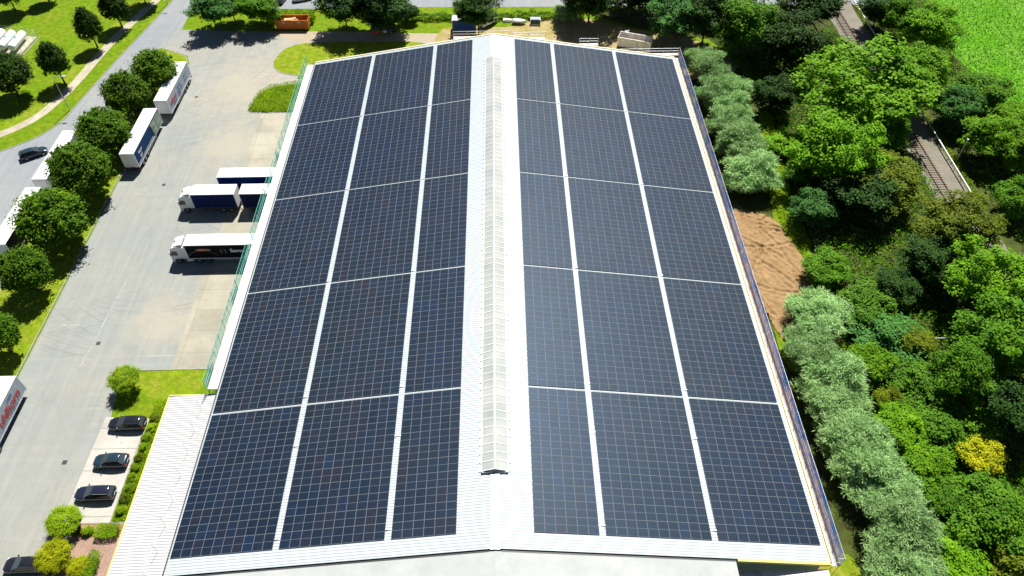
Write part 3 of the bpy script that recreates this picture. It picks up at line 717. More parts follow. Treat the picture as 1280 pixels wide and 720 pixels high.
# ------------------------------------------------------------------ scaffolds
def scaffold_left():
    t = thing('scaffold', 'teal scaffold with white deck and green netting along the truck docks', 'scaffold', (-37.3, 54.2, 0))
    L = 76.5; n = 31; zd = 5.15
    free = lambda y: not any(a - .25 < y + 54.2 < b + .25 for a, b in ((81.6, 84.3), (93.4, 96.15), (97.8, 100.45)))
    for k in range(n + 1):
        y = k * L / n
        for x in (0, 1.0):
            z0 = 0 if free(y) else 4.25
            MB().tube((x, y, z0), (x, y, zd - .08 if x else 7.1), .03, n=6).build('standard', 'teal', t)
    MB().box((.05, 0, zd - .06), (1.5, L, zd)).build('deck', 'deck_white', t)
    for z in (4.3, zd + .5, zd + 1.0, zd + 1.9):
        MB().tube((0, 0, z), (0, L, z), .028, n=6).build('ledger', 'teal', t)
    for k in range(0, n, 1):
        y = k * L / n; y2 = (k + 1) * L / n
        if k % 2 == 0: MB().tube((0, y, 4.3), (0, y2, zd), .022, n=6).build('brace', 'teal', t)
    for k in range(n):
        y = k * L / n; y2 = (k + 1) * L / n
        if free(y) and free(y2) and free((y + y2) / 2) and k % 3 != 1:
            MB().add([(-.03, y, .3 if k % 2 else 2), (-.03, y2, .3 if k % 2 else 2), (-.03, y2, zd), (-.03, y, zd)], [(0, 1, 2, 3)]).build('netting', 'net_teal', t, fix=False)
    for a, b in ((0, L * .33), (L * .34, L * .58), (L * .6, L)):
        MB().add([(-.03, a, zd + .02), (-.03, b, zd + .02), (-.03, b, 6.9), (-.03, a, 6.9)], [(0, 1, 2, 3)]).build('netting', 'net_teal', t, fix=False)
    for y in (0.4, 14.2, 22.8, 45):
        MB().box((-.10, y, 4.9), (-.05, y + 3.0, 6.0)).build('sheeting', 'deck_white', t)
scaffold_left()
def scaffold_right():
    t = thing('scaffold', 'scaffold with pinkish plank deck and blue netting on the woodland side', 'scaffold', (35.22, 29.9, 0))
    L = 101.5; n = 40; zd = 5.18
    for k in range(n + 1):
        y = k * L / n
        for x in (.12, .86):
            MB().tube((x, y, 0), (x, y, zd - .08 if x < .5 else 7.25), .03, n=6).build('standard', 'galv', t)
    mb = MB(); rr = random.Random(3)
    for k in range(n):
        y = k * L / n
        for q in range(3):
            mb.box((.06 + q * .265, y + .01, zd - .05), (.06 + q * .265 + .255, y + L / n - .01, zd + rr.uniform(-.01, .01)), 0 if rr.random() < .65 else 1)
    mb.build('deck', ['deck_white', 'deck_pink'], t)
    for z in (zd + .5, zd + 1.0, 7.2):
        MB().tube((.86, 0, z), (.86, L, z), .028, n=6).build('ledger', 'galv', t)
    for a, b in ((0, .12), (.12, .31), (.31, .52), (.52, .74), (.74, 1)):
        MB().add([(.93, a * L, zd - .3), (.93, b * L - .1, zd - .3), (.95, b * L - .1, 7.15), (.95, a * L, 7.15)], [(0, 1, 2, 3)]).build('netting', 'net_blue', t, fix=False)
    MB().box((.80, 0, zd + .02), (.83, L, zd + .2)).build('toe_board', 'deck_pink', t)
    for z in (zd + 1.0, 7.2):
        MB().tube((.10, -.02, z), (.86, -.02, z), .028, n=6).build('end_rail', 'galv', t)
scaffold_right()
def scaffold_gable():
    t = thing('scaffold', 'short gable scaffold with pale and pink planks under the yellow edge board', 'scaffold', (25.0, 27.9, 0))
    for x in (.15, 3.4, 6.7, 9.9):
        for y in (.7, 1.7):
            MB().tube((x, y, 0), (x, y, 6.3 - x * .05 if y < 1 else 4.9), .03, n=6).build('standard', 'galv', t)
    for (a, b, m) in ((.2, 2.7, 'galv'), (2.75, 5.1, 'deck_white'), (5.15, 7.4, 'deck_white'), (7.45, 9.9, 'deck_pink')):
        MB().box((a, .75, 4.92), (b, 1.75, 5.0)).build('plank', m, t)
    MB().tube((.1, .7, 5.75), (10, .7, 5.75), .028, n=6).build('ledger', 'galv', t)
    MB().add([(.1, .66, 2.2), (10, .66, 2.2), (10, .66, 4.9), (.1, .66, 4.9)], [(0, 1, 2, 3)]).build('netting', 'net_blue', t, fix=False)
scaffold_gable()
def gable_rail(x0, x1, z, lab):
    t = thing('guard_rail', lab, 'guard rail', (x0, 131.5, 0), 0, 'guard rails at the far gable')
    n = max(2, int((x1 - x0) / 2.6)); L = x1 - x0
    for k in range(n + 1):
        MB().tube((k * L / n, .5, 0), (k * L / n, .5, z + 1.1), .035, n=6).build('post', 'galv', t)
    for dz in (.55, 1.1): MB().tube((0, .5, z + dz), (L, .5, z + dz), .035, n=6).build('rail', 'alu', t)
    MB().box((0, -.25, z - .08), (L, .62, z)).build('deck', 'deck_pink', t)
gable_rail(-8.2, 2.6, 9.9, 'galvanised guard rail behind the far gable nearest the ridge peak')
gable_rail(3.2, 9.6, 9.5, 'low guard rail beyond the far gable just past the ridge')
gable_rail(16.3, 20.0, 8.0, 'short guard rail at the far gable in front of the white skip')
gable_rail(24.4, 36.1, 5.6, 'long guard rail at the far gable corner beside the blue netting')

# ------------------------------------------------------------------ lettering
def text_on(parent, body, size, origin, xdir, ydir, mat, name='lettering', bold=0, shear=0):
    cu = bpy.data.curves.new('t', 'FONT'); cu.body = body; cu.size = size; cu.extrude = .004; cu.offset = bold; cu.shear = shear
    o = bpy.data.objects.new('t', cu); COL.objects.link(o)
    bpy.context.view_layer.update()
    me = bpy.data.meshes.new_from_object(o.evaluated_get(bpy.context.evaluated_depsgraph_get()))
    bpy.data.objects.remove(o); bpy.data.curves.remove(cu)
    me.materials.clear(); me.materials.append(M[mat]); me.name = name
    x = Vector(xdir).normalized(); y = Vector(ydir).normalized(); z = x.cross(y)
    me.transform(Matrix(((x.x, y.x, z.x, origin[0]), (x.y, y.y, z.y, origin[1]), (x.z, y.z, z.z, origin[2]), (0, 0, 0, 1))))
    q = bpy.data.objects.new(name, me); COL.objects.link(q); q.parent = parent
    return q

# ------------------------------------------------------------------ vehicles
def wheel(parent, x, y, r, wd, out=1):
    o = bpy.data.objects.new('wheel', None); COL.objects.link(o); o.parent = parent; o.location = (x, y, r)
    n = 20; rings = []
    for yy, rr in ((-wd / 2, r * .62), (-wd / 2, r * .93), (-wd * .38, r), (wd * .38, r), (wd / 2, r * .93), (wd / 2, r * .62)):
        rings.append([(rr * math.cos(2 * PI * k / n), yy, rr * math.sin(2 * PI * k / n)) for k in range(n)])
    MB().loft(rings, 0, True, False).build('tyre', 'black', o)
    mb = MB()
    yo = out * wd * .40
    mb.tube((0, -yo * .8, 0), (0, yo, 0), r * .63, n=16).tube((0, yo, 0), (0, yo * 1.15, 0), r * .2, n=10)
    mb.build('rim', 'rim', o)
    return o

def trailer(name, label, loc, rz, L=13.6, curtain='side_white', roofm='tarp_white', wid=2.55, top=4.0, semi=True, group=None, skirt=None, frontw=True):
    """local +x is the travel direction, rear at x=0, front at x=L"""
    t = thing(name, label, 'trailer', loc, rz, group)
    h = wid / 2; zf = 1.12
    bd = MB().box((0.06, -h + .03, zf), (L - .05, h - .03, top - .06)).build('body', 'white', t)
    MB().box((0, -h, top - .06), (L, h, top)).build('roof', roofm, t, bevel=.03)
    for s in (-1, 1):
        y = s * (h - .028)
        c = MB(); n = 46; vs = []                         # gently rippled curtain
        for k in range(n + 1):
            x = .16 + (L - .32) * k / n; dy = s * (.012 + .012 * math.sin(k * 1.7) + .01 * random.random())
            for z in (zf + .09, zf + .8, top - .9, top - .14): vs.append((x, y + dy * (1 if z < top - .5 and z > zf + .2 else .4), z))
        fs = []
        for k in range(n):
            for q in range(3): fs.append((k * 4 + q, k * 4 + 4 + q, k * 4 + 5 + q, k * 4 + 1 + q))
        c.add(vs, fs, 0, True).build('side_curtain', curtain, t, fix=False)
        MB().box((0, min(y, y + s * .03), zf - .12), (L, max(y, y + s * .03), zf + .05)).build('side_rail', 'alu', t)
        MB().box((0, min(y, y + s * .028), zf), (.12, max(y, y + s * .028), top - .06)).box((L - .12, min(y, y + s * .028), zf), (L, max(y, y + s * .028), top - .06)).build('corner_post', 'white', t)
        mb = MB()
        for z in (.55, .85): mb.box((4.2 if semi else 1.5, s * (h - .12) - .02, z), (L - 4.0 if semi else L - 1.5, s * (h - .12) + .02, z + .11))
        mb.build('side_guard', skirt or 'alu', t)
    MB().box((-.05, -h + .02, zf), (.055, -.01, top - .08)).box((-.05, .01, zf), (.055, h - .02, top - .08)).build('rear_door', 'white', t)
    MB().box((L - .045, -h + .02, zf), (L + .02, h - .02, top - .08)).build('front_panel', 'white', t)
    MB().box((0, -.55, zf - .35), (L - .3, -.40, zf - .01)).box((0, .40, zf - .35), (L - .3, .55, zf - .01)).box((.2, -h + .1, zf - .12), (L - .2, h - .1, zf - .012)).build('chassis', 'dark_steel', t)
    MB().box((.02, -h + .1, .45), (.14, h - .1, .62)).build('bumper', 'dark_steel', t)
    for s in (-1, 1): MB().box((-.03, s * (h - .25) - .2, .64), (.04, s * (h - .25) + .2, .80)).build('tail_light', 'red_lens', t)
    xs = (2.0, 3.3, 4.6) if semi else (L * .42, L * .42 + 1.2)
    for x in xs:
        for s in (-1, 1): wheel(t, x, s * (h - .2), .5, .36, s)
    if semi:
        for s in (-1, 1): MB().box((L - 3.2, s * .75 - .07, .05), (L - 3.06, s * .75 + .07, zf - .1)).box((L - 3.3, s * .75 - .15, .03), (L - 2.96, s * .75 + .15, .06)).build('landing_leg', 'dark_steel', t)
    return t

def cab(t, x0, accent='white'):
    """cab-over front at x0+2.35 (facing +x), hung on the truck empty t"""
    prof = [(0, .95), (0, 3.35), (.25, 3.62), (1.0, 3.66), (1.75, 3.30), (2.02, 2.9), (2.3, 1.75), (2.34, .55), (2.1, .38), (1.9, .38), (1.75, 1.0), (.75, 1.05)]
    b = MB().prism([(x0 + x, z) for x, z in prof], -1.22, 1.22).build('cab', 'white', t, bevel=.09)
    MB().add([(x0 + 2.03, -1.08, 2.86), (x0 + 2.03, 1.08, 2.86), (x0 + 2.29, 1.12, 1.86), (x0 + 2.29, -1.12, 1.86), (x0 + 2.06, -1.08, 2.87), (x0 + 2.06, 1.08, 2.87), (x0 + 2.325, 1.12, 1.86), (x0 + 2.325, -1.12, 1.86)],
             [(4, 5, 6, 7), (0, 1, 5, 4), (1, 2, 6, 5), (2, 3, 7, 6), (3, 0, 4, 7)]).build('windscreen', 'glass_dark', t)
    for s in (-1, 1):
        y0, y1 = sorted((s * 1.2, s * 1.245))
        MB().prism([(x0 + 1.05, 1.85), (x0 + 1.05, 2.72), (x0 + 1.78, 2.72), (x0 + 2.08, 1.80)], y0, y1).build('side_window', 'glass_dark', t)
        MB().box((x0 + 2.0, s * 1.42 - .12, 1.95), (x0 + 2.12, s * 1.42 + .12, 2.75)).box((x0 + 2.03, min(s * 1.2, s * 1.4), 2.6), (x0 + 2.08, max(s * 1.2, s * 1.4), 2.65)).build('mirror', 'white', t)
        MB().box((x0 + 2.28, s * .95 - .2, .62), (x0 + 2.36, s * .95 + .2, .85)).build('headlight', 'lamp_clear', t)
        y0, y1 = sorted((s * 1.21, s * 1.17))
        MB().prism([(x0 - .55, 1.2), (x0 - .75, 3.3), (x0 + .02, 3.45), (x0 + .02, 1.1)], y0, y1).build('side_fairing', 'white', t)
    MB().prism([(x0 + .02, 3.62), (x0 + .06, 3.95), (x0 + .25, 3.97), (x0 + 1.25, 3.70), (x0 + 1.1, 3.63)], -1.05, 1.05).build('roof_deflector', 'white', t, bevel=.04)
    MB().box((x0 + 1.05, -.25, 3.655), (x0 + 1.45, .15, 3.70)).build('roof_hatch', 'rust', t)
    for s in (-1, 1): wheel(t, x0 + 1.28, s * 1.02, .5, .36, s)

def tractor(label, loc, rz, x0=2.9, paint=None):
    t = thing('truck_tractor', label, 'truck', loc, rz)
    MB().box((0, -.45, .7), (5.0, -.3, .98)).box((0, .3, .7), (5.0, .45, .98)).box((.3, -.9, .72), (1.9, .9, .85)).build('chassis', 'dark_steel', t)
    cab(t, x0)
    for s in (-1, 1):
        wheel(t, 1.1, s * .95, .5, .5, s)
        MB().tube((1.9, s * .98, .68), (2.9, s * .98, .68), .32, n=14).build('fuel_tank', 'alu', t)
        MB().prism([(.45, .72), (.6, 1.02), (1.1, 1.13), (1.6, 1.02), (1.75, .72), (1.55, .78), (1.1, 1.06), (.65, .78)], s * .95 - .27, s * .95 + .27).build('mudguard', 'dark_steel', t)
    return t

# black lorry at the dock
tb = trailer('semi_trailer', 'semi-trailer with black printed sides and white roof backed to the docks', (-35.05, 82.9, 0), PI, 13.45, 'black_curtain')
tractor('white tractor unit coupled to the black-sided trailer', (-50.35 + 4.7 - .3, 82.9, 0), PI)
# visible (camera-facing) side is local +y after the half turn
def on_side(tr, body, size, along, z, mat, bold=0, shear=0, s=1, h=1.275):
    """text on local side s, starting 'along' metres from the rear end as read on that side"""
    L = 0
    xd = (-1, 0, 0) if s > 0 else (1, 0, 0)
    return text_on(tr, body, size, (along, s * (h + .035), z), xd, (0, 0, 1), mat, bold=bold, shear=shear)
on_side(tb, '(\u00b7)', 1.15, 8.1, 2.4, 'arc')
on_side(tb, 'Sams', 1.0, 6.5, 2.45, 'white_text', .02)
# arc of light printed on the black side
mb = MB(); n = 30
for k in range(n):
    a0, a1 = PI * k / n, PI * (k + 1) / n
    for (R, r2, z0) in ((2.1, 1.02, 1.75),):
        p = lambda a, q: (10.9 - (R + q) * math.cos(a), 1.312, z0 + (r2 + q) * math.sin(a))
        mb.add([p(a0, 0), p(a1, 0), p(a1, .06), p(a0, .06)], [(0, 1, 2, 3)])
mb.build('printed_arc', 'arc', tb, fix=False)
mb = MB(); vs = []
for k in range(24):
    a = 2 * PI * k / 24; vs.append((10.6 - 1.25 * math.cos(a), 1.316, 2.98 + .30 * math.sin(a) * (1 if math.sin(a) > 0 else .5)))
mb.add(vs, [tuple(range(24))]).build('printed_glow', 'glow', tb, fix=False)

# blue drawbar combination
bt = thing('box_truck', 'rigid truck with navy curtain box and white cab facing the yard', 'truck', (-43.45, 94.8, 0), PI)
def fill_box(t, L, curtain, wid=2.6, top=4.0, xo=0):
    h = wid / 2; zf = 1.12
    MB().box((xo + .05, -h + .03, zf), (xo + L - .04, h - .03, top - .06)).build('body', 'white', t)
    MB().box((xo, -h, top - .06), (xo + L, h, top)).build('roof', 'tarp_white', t, bevel=.03)
    for s in (-1, 1):
        y = s * (h - .025); c = MB(); vs = []; n = 26
        for k in range(n + 1):
            x = xo + .12 + (L - .24) * k / n; dy = s * (.012 + .012 * math.sin(k * 1.9) + .01 * random.random())
            for z in (zf + .06, zf + .8, top - .9, top - .12): vs.append((x, y + dy, z))
        fs = [(k * 4 + q, k * 4 + 4 + q, k * 4 + 5 + q, k * 4 + 1 + q) for k in range(n) for q in range(3)]
        c.add(vs, fs, 0, True).build('side_curtain', curtain, t, fix=False)
        MB().box((xo, min(y, y + s * .03), zf - .1), (xo + L, max(y, y + s * .03), zf + .04)).build('side_rail', 'dark_steel', t)
        MB().box((xo + 1.2, s * 1.15 - .02, .5), (xo + L - 1.2, s * 1.15 + .02, .95)).build('side_guard', 'dark_steel', t)
    MB().box((xo - .02, -h + .02, zf), (xo + .045, h - .02, top - .08)).build('rear_door', 'white', t)
    MB().box((xo, -.55, zf - .35), (xo + L + .2, -.4, zf - .01)).box((xo, .4, zf - .35), (xo + L + .2, .55, zf - .01)).build('chassis', 'dark_steel', t)
fill_box(bt, 7.3, 'navy_curtain'); cab(bt, 7.45)
for x in (1.3, 2.6):
    for s in (-1, 1): wheel(bt, x, s * 1.05, .5, .4, s)
wt = tag(thing('drawbar_trailer', 'navy-sided drawbar trailer between the box truck and the docks', 'trailer', (-35.2, 94.8, 0), PI))
fill_box(wt, 7.45, 'navy_curtain')
for x in (2.4, 5.4):
    for s in (-1, 1): wheel(wt, x, s * 1.05, .48, .38, s)
MB().tube((7.4, -.4, .85), (8.2, 0, .8), .06, n=8).tube((7.4, .4, .85), (8.2, 0, .8), .06, n=8).build('drawbar', 'dark_steel', wt)
text_on(wt, 'Kogel', .42, (3.5, 1.19, .58), (-1, 0, 0), (0, 0, 1), 'white_text') if False else None
MB().box((1.6, 1.175, .6), (3.0, 1.19, .85)).build('side_sign', 'white_text', wt)
trailer('semi_trailer', 'bright blue-sided semi-trailer behind the navy truck at the docks', (-35.1, 99.15, 0), PI, 12.25, 'blue_curtain')

# parked trailers along the yard edge (travel direction along y)
t1 = trailer('semi_trailer', 'white semi-trailer with red and blue lettering, farthest at the yard edge', (-63.7, 134.6, 0), -PI / 2, 13.75, 'side_white')
# with rz=-90deg local +x points to -y; the +x world side is local +y
t2 = trailer('semi_trailer', 'white-roofed semi-trailer with blue printed side and picture of pale fields', (-64.75, 104.7, 0), PI / 2, 13.8, 'picture_blue')
t3 = trailer('semi_trailer', 'plain white semi-trailer on the road, near the passing car', (-77.25, 98.2, 0), PI / 2, 13.7, 'side_white', group=None)
t4 = trailer('semi_trailer', 'white-roofed semi-trailer on the road half hidden by the round tree', (-77.35, 82.6, 0), PI / 2, 13.6, 'black_curtain')  # white trailer; the black curtain colour paints in its shaded side
t5 = trailer('semi_trailer', 'white semi-trailer with red uhlhorn lettering and blue skirt in the near yard', (-64.95, 44.1, 0), PI / 2, 13.6, 'side_white', skirt='blue_curtain')
def world_side_text(tr, loc, rz, body, size, wy, wz, wx, mat, bold=0, shear=0, ydir=(0, 0, 1)):
    inv = (Matrix.Translation(loc) @ Matrix.Rotation(rz, 4, 'Z')).inverted()
    o = inv @ Vector((wx, wy, wz)); xd = inv.to_3x3() @ Vector((0, 1, 0))
    return text_on(tr, body, size, o, xd, ydir, mat, bold=bold, shear=shear)
wst = lambda tr, *a, **k: world_side_text(tr, tr.location.copy(), tr.rotation_euler.z, *a, **k)
wst(t5, 'uhlhorn', 1.75, 50.9, 1.85, -63.64, 'red_text', .035, .25)
wst(t5, 'LOGISTIK', .34, 53.9, 3.25, -63.64, 'blue_text', .01, .15)
wst(t5, 'transport logistik service', .22, 53.2, 1.48, -63.64, 'blue_text')
wst(t1, 'uhlhorn', 1.15, 121.7, 2.2, -62.39, 'red_text', .03, .25)
wst(t1, 'LOGISTIK', .5, 122.9, 1.6, -62.39, 'blue_text', .01)
wst(t1, 'mit uns', .7, 126.4, 2.9, -62.39, 'blue_text', .012)
wst(t1, 'sicher ans', .7, 126.2, 2.1, -62.39, 'blue_text', .012)
wst(t1, 'Ziel', .7, 126.4, 1.4, -62.39, 'blue_text', .012)
wst(t1, 'Transporte', .55, 130.0, 2.9, -62.39, 'blue_text')
wst(t1, 'Lagerung', .55, 130.4, 2.1, -62.39, 'blue_text')
wst(t2, 'Natur', .75, 106.2, 2.75, -63.43, 'white_text', .01)
wst(t2, 'pur', .75, 106.5, 2.0, -63.43, 'white_text', .01)
inv = (Matrix.Translation(t2.location) @ Matrix.Rotation(PI / 2, 4, 'Z')).inverted()
M['picture'] = plain('printed_fields', (.20, .25, .20), .5, 0, .3, .75)
mb = MB(); mb.add([inv @ Vector((-63.43, a, b)) for a, b in ((113.9, 1.3), (118.1, 1.3), (118.1, 3.8), (113.4, 3.8))], [(0, 1, 2, 3)])
mb.build('printed_picture', 'picture', t2, fix=False)
for z in (1.4, 1.62): MB().add([inv @ Vector((-63.425, a, b)) for a, b in ((105.0, z), (113.0, z), (113.0, z + .07), (105.0, z + .07))], [(0, 1, 2, 3)]).build('printed_stripe', 'white_text', t2, fix=False)

# cars
def car(label, loc, rz, paint='car_black', L=4.6, estate=True, group=None, hh=1.5):
    t = thing('car', label, 'car', loc, rz, group)
    k = L / 4.6
    st = [(-2.30, .48, .80, .62), (-2.24, .36, .98, .80), (-1.9, .24, 1.0, .88), (-1.2, .2, 1.0, .915), (0, .2, .99, .915), (.95, .2, .96, .91), (1.5, .22, .90, .89), (1.95, .27, .82, .84), (2.2, .34, .72, .72), (2.30, .42, .62, .55)]
    rings = []
    for x, zb, zt, hw in st:
        x *= k
        rings.append([(x, -hw * .86, zb), (x, -hw, zb + .16), (x, -hw * 1.005, (zb + zt) / 2 + .05), (x, -hw * .95, zt - .06), (x, -hw * .82, zt), (x, -hw * .4, zt + .025), (x, hw * .4, zt + .025),
                      (x, hw * .82, zt), (x, hw * .95, zt - .06), (x, hw * 1.005, (zb + zt) / 2 + .05), (x, hw, zb + .16), (x, hw * .86, zb)])
    MB().loft(rings).build('body', paint, t)
    xr0, xr1, xb0, xb1 = ((-1.85 if estate else -1.45) * k, .10 * k, (-2.2 if estate else -2.05) * k, 1.02 * k)
    zb = .985; hb, hr = .83, .63
    P = lambda f, top, s: ((xr0 + (xr1 - xr0) * f, s * hr, hh - .05) if top else (xb0 + (xb1 - xb0) * f, s * hb, zb - .03))
    MB().add([P(0, 0, -1), P(1, 0, -1), P(1, 0, 1), P(0, 0, 1), P(0, 1, -1), P(1, 1, -1), P(1, 1, 1), P(0, 1, 1)], [(0, 1, 5, 4), (1, 2, 6, 5), (2, 3, 7, 6), (3, 0, 4, 7), (4, 5, 6, 7)]).build('cabin', 'glass_dark', t)
    rr = []
    for f, dz, wv in ((-.03, -.02, .92), (.06, .015, 1), (.5, .045, 1.02), (.93, .02, 1), (1.02, -.02, .92)):
        x = xr0 + (xr1 - xr0) * f; z = hh - .05 + dz; q = hr * wv
        rr.append([(x, -q - .03, z - .03), (x, -q * .85, z + .03), (x, q * .85, z + .03), (x, q + .03, z - .03)])
    MB().loft(rr).build('roof', paint, t)
    for s in (-1, 1):
        mb = MB()
        for f, wd in ((0, .035), (.36, .02), (.66, .02), (1, .03)):
            a = Vector(P(f, 0, s)); b = Vector(P(f, 1, s)); n = Vector((0, s * .012, .004))
            d = Vector((wd * (xb1 - xb0) * .35, 0, 0))
            mb.add([a - d + n, a + d + n, b + d + n, b - d + n], [(0, 1, 2, 3)])
        mb.build('pillar', paint, t, fix=False)
        MB().tube((xr0, s * (hr - .03), hh + .01), (xr1 - .2, s * (hr - .03), hh + .02), .016, n=6).build('roof_rail', 'alu' if paint == 'car_navy' else 'dark_steel', t)
        MB().box((.72 * k, min(s * .84, s * 1.04), .98), (.88 * k, max(s * .84, s * 1.04), 1.12)).build('mirror', paint, t, bevel=.03)
        MB().loft([[(x, s * (y0), z0), (x, s * y1, z0), (x, s * y1, z1), (x, s * y0, z1)] for x, y0, y1, z0, z1 in ((1.95 * k, .72, .83, .66, .80), (2.22 * k, .45, .70, .58, .70))]).build('headlight', 'lamp_clear', t)
        MB().box((-2.3 * k, s * .70 - .10, .78), (-2.16 * k, s * .70 + .12, .93)).build('tail_light', 'red_lens', t)
    for f, nm in ((1, 'windscreen'), (0, 'rear_window')):
        a, b, c, d = [Vector(q) for q in (P(f, 0, -1), P(f, 0, 1), P(f, 1, 1), P(f, 1, -1))]
        n = Vector(((.014 if f else -.014), 0, .008))
        MB().add([a + n + Vector((0, .06, .03)), b + n + Vector((0, -.06, .03)), c + n + Vector((0, -.03, -.02)), d + n + Vector((0, .03, -.02))], [(0, 1, 2, 3)]).build(nm, 'glass_screen', t, fix=False)
    MB().box((-2.315 * k, -.26, .60), (-2.30 * k, .26, .71)).build('number_plate', 'white', t)
    for x in (1.42 * k, -1.36 * k):
        for s in (-1, 1): wheel(t, x, s * .80, .33, .22, s)
    return t
GC = 'dark cars parked on the paved bays'
car('black estate car in the bay nearest the lollipop tree', (-48.6, 52.15, .035), PI, 'car_black', 4.75, True, GC)
car('bluish-black hatchback between the two other parked cars', (-48.85, 46.75, .035), PI, 'car_blue', 4.25, False, GC, 1.48)
car('navy estate car with silver roof rails, near the yellow-green bushes', (-49.25, 42.35, .035), PI, 'car_navy', 4.8, True, GC)
car('black car tucked beside the golden bush at the near edge', (-54.2, 33.7, .03), PI, 'car_black', 4.5, True)
car('dark car driving on the road past the white trailers', (-84.6, 109.9, .03), math.radians(33), 'car_blue', 4.7, True)
c0 = car('silver car parked beyond the orange skip and green hedge', (-45.6, 167.6, .02), .3, 'white', 4.5, True)
car('dark hatchback beyond the green hedge behind the orange skip', (-50.4, 167.2, .02), 1.4, 'car_black', 4.3, False)

# tractor unit under the tree (navy with red base)
tu = tractor('navy tractor unit with a red bumper in the shade of the dark tree', (-22.2, 152.2, 0), PI)
for o in [x for x in bpy.data.objects if x.parent == tu]:
    if o.name.split('.')[0] in ('cab', 'side_fairing', 'roof_deflector'):
        o.data = o.data.copy(); o.data.materials.clear(); o.data.materials.append(M['blue_box'])
MB().box((3.2, -1.26, .42), (5.28, -1.225, 1.0)).box((3.2, 1.225, .42), (5.28, 1.26, 1.0)).build('bumper', 'red_text', tu)
MB().box((3.6, -.9, 3.69), (4.1, .9, 3.74)).build('roof_sign', 'white', tu)

# skips
def skip(label, loc, rz, mat, L=7.2, W=2.4, H=2.3):
    t = thing('skip_container', label, 'skip', loc, rz)
    mb = MB(); th = .06; z0 = .22
    mb.box((0, -W / 2, z0), (L, W / 2, z0 + .08))
    mb.box((0, -W / 2, z0 + .08), (L, -W / 2 + th, H)).box((0, W / 2 - th, z0 + .08), (L, W / 2, H))
    mb.box((0, -W / 2 + th, z0 + .08), (th, W / 2 - th, H - .1)).box((L - th, -W / 2 + th, z0 + .08), (L, W / 2 - th, H))
    mb.build('body', mat, t)
    for s in (-1, 1):
        y = s * (W / 2 + .05); rb = MB()
        x = .25
        while x < L - .1:
            rb.box((x, y - .05, z0 + .1), (x + .11, y + .05, H - .08)); x += .62
        rb.box((-.03, y - .07, H - .08), (L + .03, y + .07, H + .06))
        rb.build('side_ribs', mat, t)
        MB().box((.1, s * .55 - .1, .10), (L - .1, s * .55 + .1, z0 - .002)).build('skid', 'dark_steel', t)
        MB().tube((.3, s * .8, .15), (.3, s * 1.05, .15), .14, n=12).tube((L - .3, s * .8, .15), (L - .3, s * 1.05, .15), .14, n=12).build('roller', 'dark_steel', t)
    MB().box((L + .003, -.2, .3), (L + .12, .2, .9)).tube((L + .1, -.12, .8), (L + .1, .12, .8), .05, n=8).build('hook_bar', 'dark_steel', t)
    return t
sk1 = skip('orange roll-off skip filled with boards at the yard end', (-48.9, 155.0, 0), -.03, 'orange')
for x, z in ((1.55, 1.72), (5.0, 1.78)): MB().box((x, -1.30, z), (x + .62, -1.262, z + .28)).build('label_plate', 'white', sk1)
rr = random.Random(4)
for k in range(9):
    p = MB().box((0, 0, 0), (rr.uniform(1.2, 2.6), rr.uniform(.25, .8), rr.uniform(.05, .3)), rz=rr.uniform(-.5, .5)).build('scrap_board' if k % 3 else 'cardboard_box', 'wood' if k % 2 else 'card', None, (-47.8 + rr.uniform(-.4, 1.9), 154.2 + rr.uniform(0, 1.1), 1.25 + k * .09))
    tag(p, f"raw wooden board or box lying among the waste in the orange skip", 'waste', 'boards inside the orange skip')
MB().box((.07, -1.1, .6), (6.9, 1.1, 1.25)).build('fill', 'rust', sk1)
a, b = at(774, 56, 0), at(812, 64, 0)
sk2 = skip('dirty white roll-off skip standing in deep tree shade', (a.x - .2, a.y + .3, 0), math.atan2(b.y - a.y, b.x - a.x) + .06, 'dirty_white')
MB().box((.07, -1.1, .4), (6.9, 1.1, 1.1)).build('fill', 'rust', sk2)
mb = MB()
for k in range(7): mb.tube((a.x + .6 + rr.uniform(0, 1.3), a.y + 1.2 + rr.uniform(-.3, .5), 1.5), (a.x + .8 + rr.uniform(0, 1.5), a.y + 1.2 + rr.uniform(-.3, .6), 2.0 + rr.uniform(0, .5)), .35, .15, n=7)
tag(mb.build('plastic_sheeting', 'tarp_white'), 'crumpled white plastic heaped in the corner of the dirty white skip', 'plastic sheeting')

# blue shed container, battered van, small things beyond the far gable
bc = thing('shipping_container', 'blue metal container with pale roof under the round tree', 'container', (-9.7, 152.0, 0))
mb = MB().box((0, 0, .12), (5.2, 2.4, 2.5))
MB().box((-.03, -.03, 2.503), (5.23, 2.43, 2.6)).build('roof', 'galv', bc)
mb.build('body', 'blue_box', bc)
mb = MB(); x = .12
while x < 5: mb.box((x, -.05, .2), (x + .14, -.003, 2.4)); x += .3
mb.build('corrugation', 'blue_box', bc)
MB().box((-.06, -.06, .02), (.1, .06, 2.48)).box((5.1, -.06, .02), (5.26, .06, 2.48)).build('corner_post', 'wood', bc)
vn = thing('box_van', 'old white box van with open side panels beside the blue container', 'van', (-2.9, 152.6, 0), .75); vn.scale = (.72, .85, .9)
MB().box((0, 0, .6), (4.6, 2.1, 2.55)).build('body', 'dirty_white', vn)
MB().box((.05, -.02, 2.553), (4.55, 2.12, 2.63)).build('roof', 'side_white', vn)
for x in (.5, 2.0, 3.4): MB().box((x, -.03, 1.1), (x + .95, -.003, 2.3)).build('side_opening', 'glass_dark', vn)
MB().prism([(4.62, .5), (4.62, 2.2), (5.2, 2.1), (5.75, 1.35), (6.2, 1.2), (6.2, .5)], .1, 2.0).build('cab', 'white', vn, bevel=.05)
for x in (1.0, 5.3):
    for s in (.12, 1.98): wheel(vn, x, s, .36, .24, 1 if s > 1 else -1)
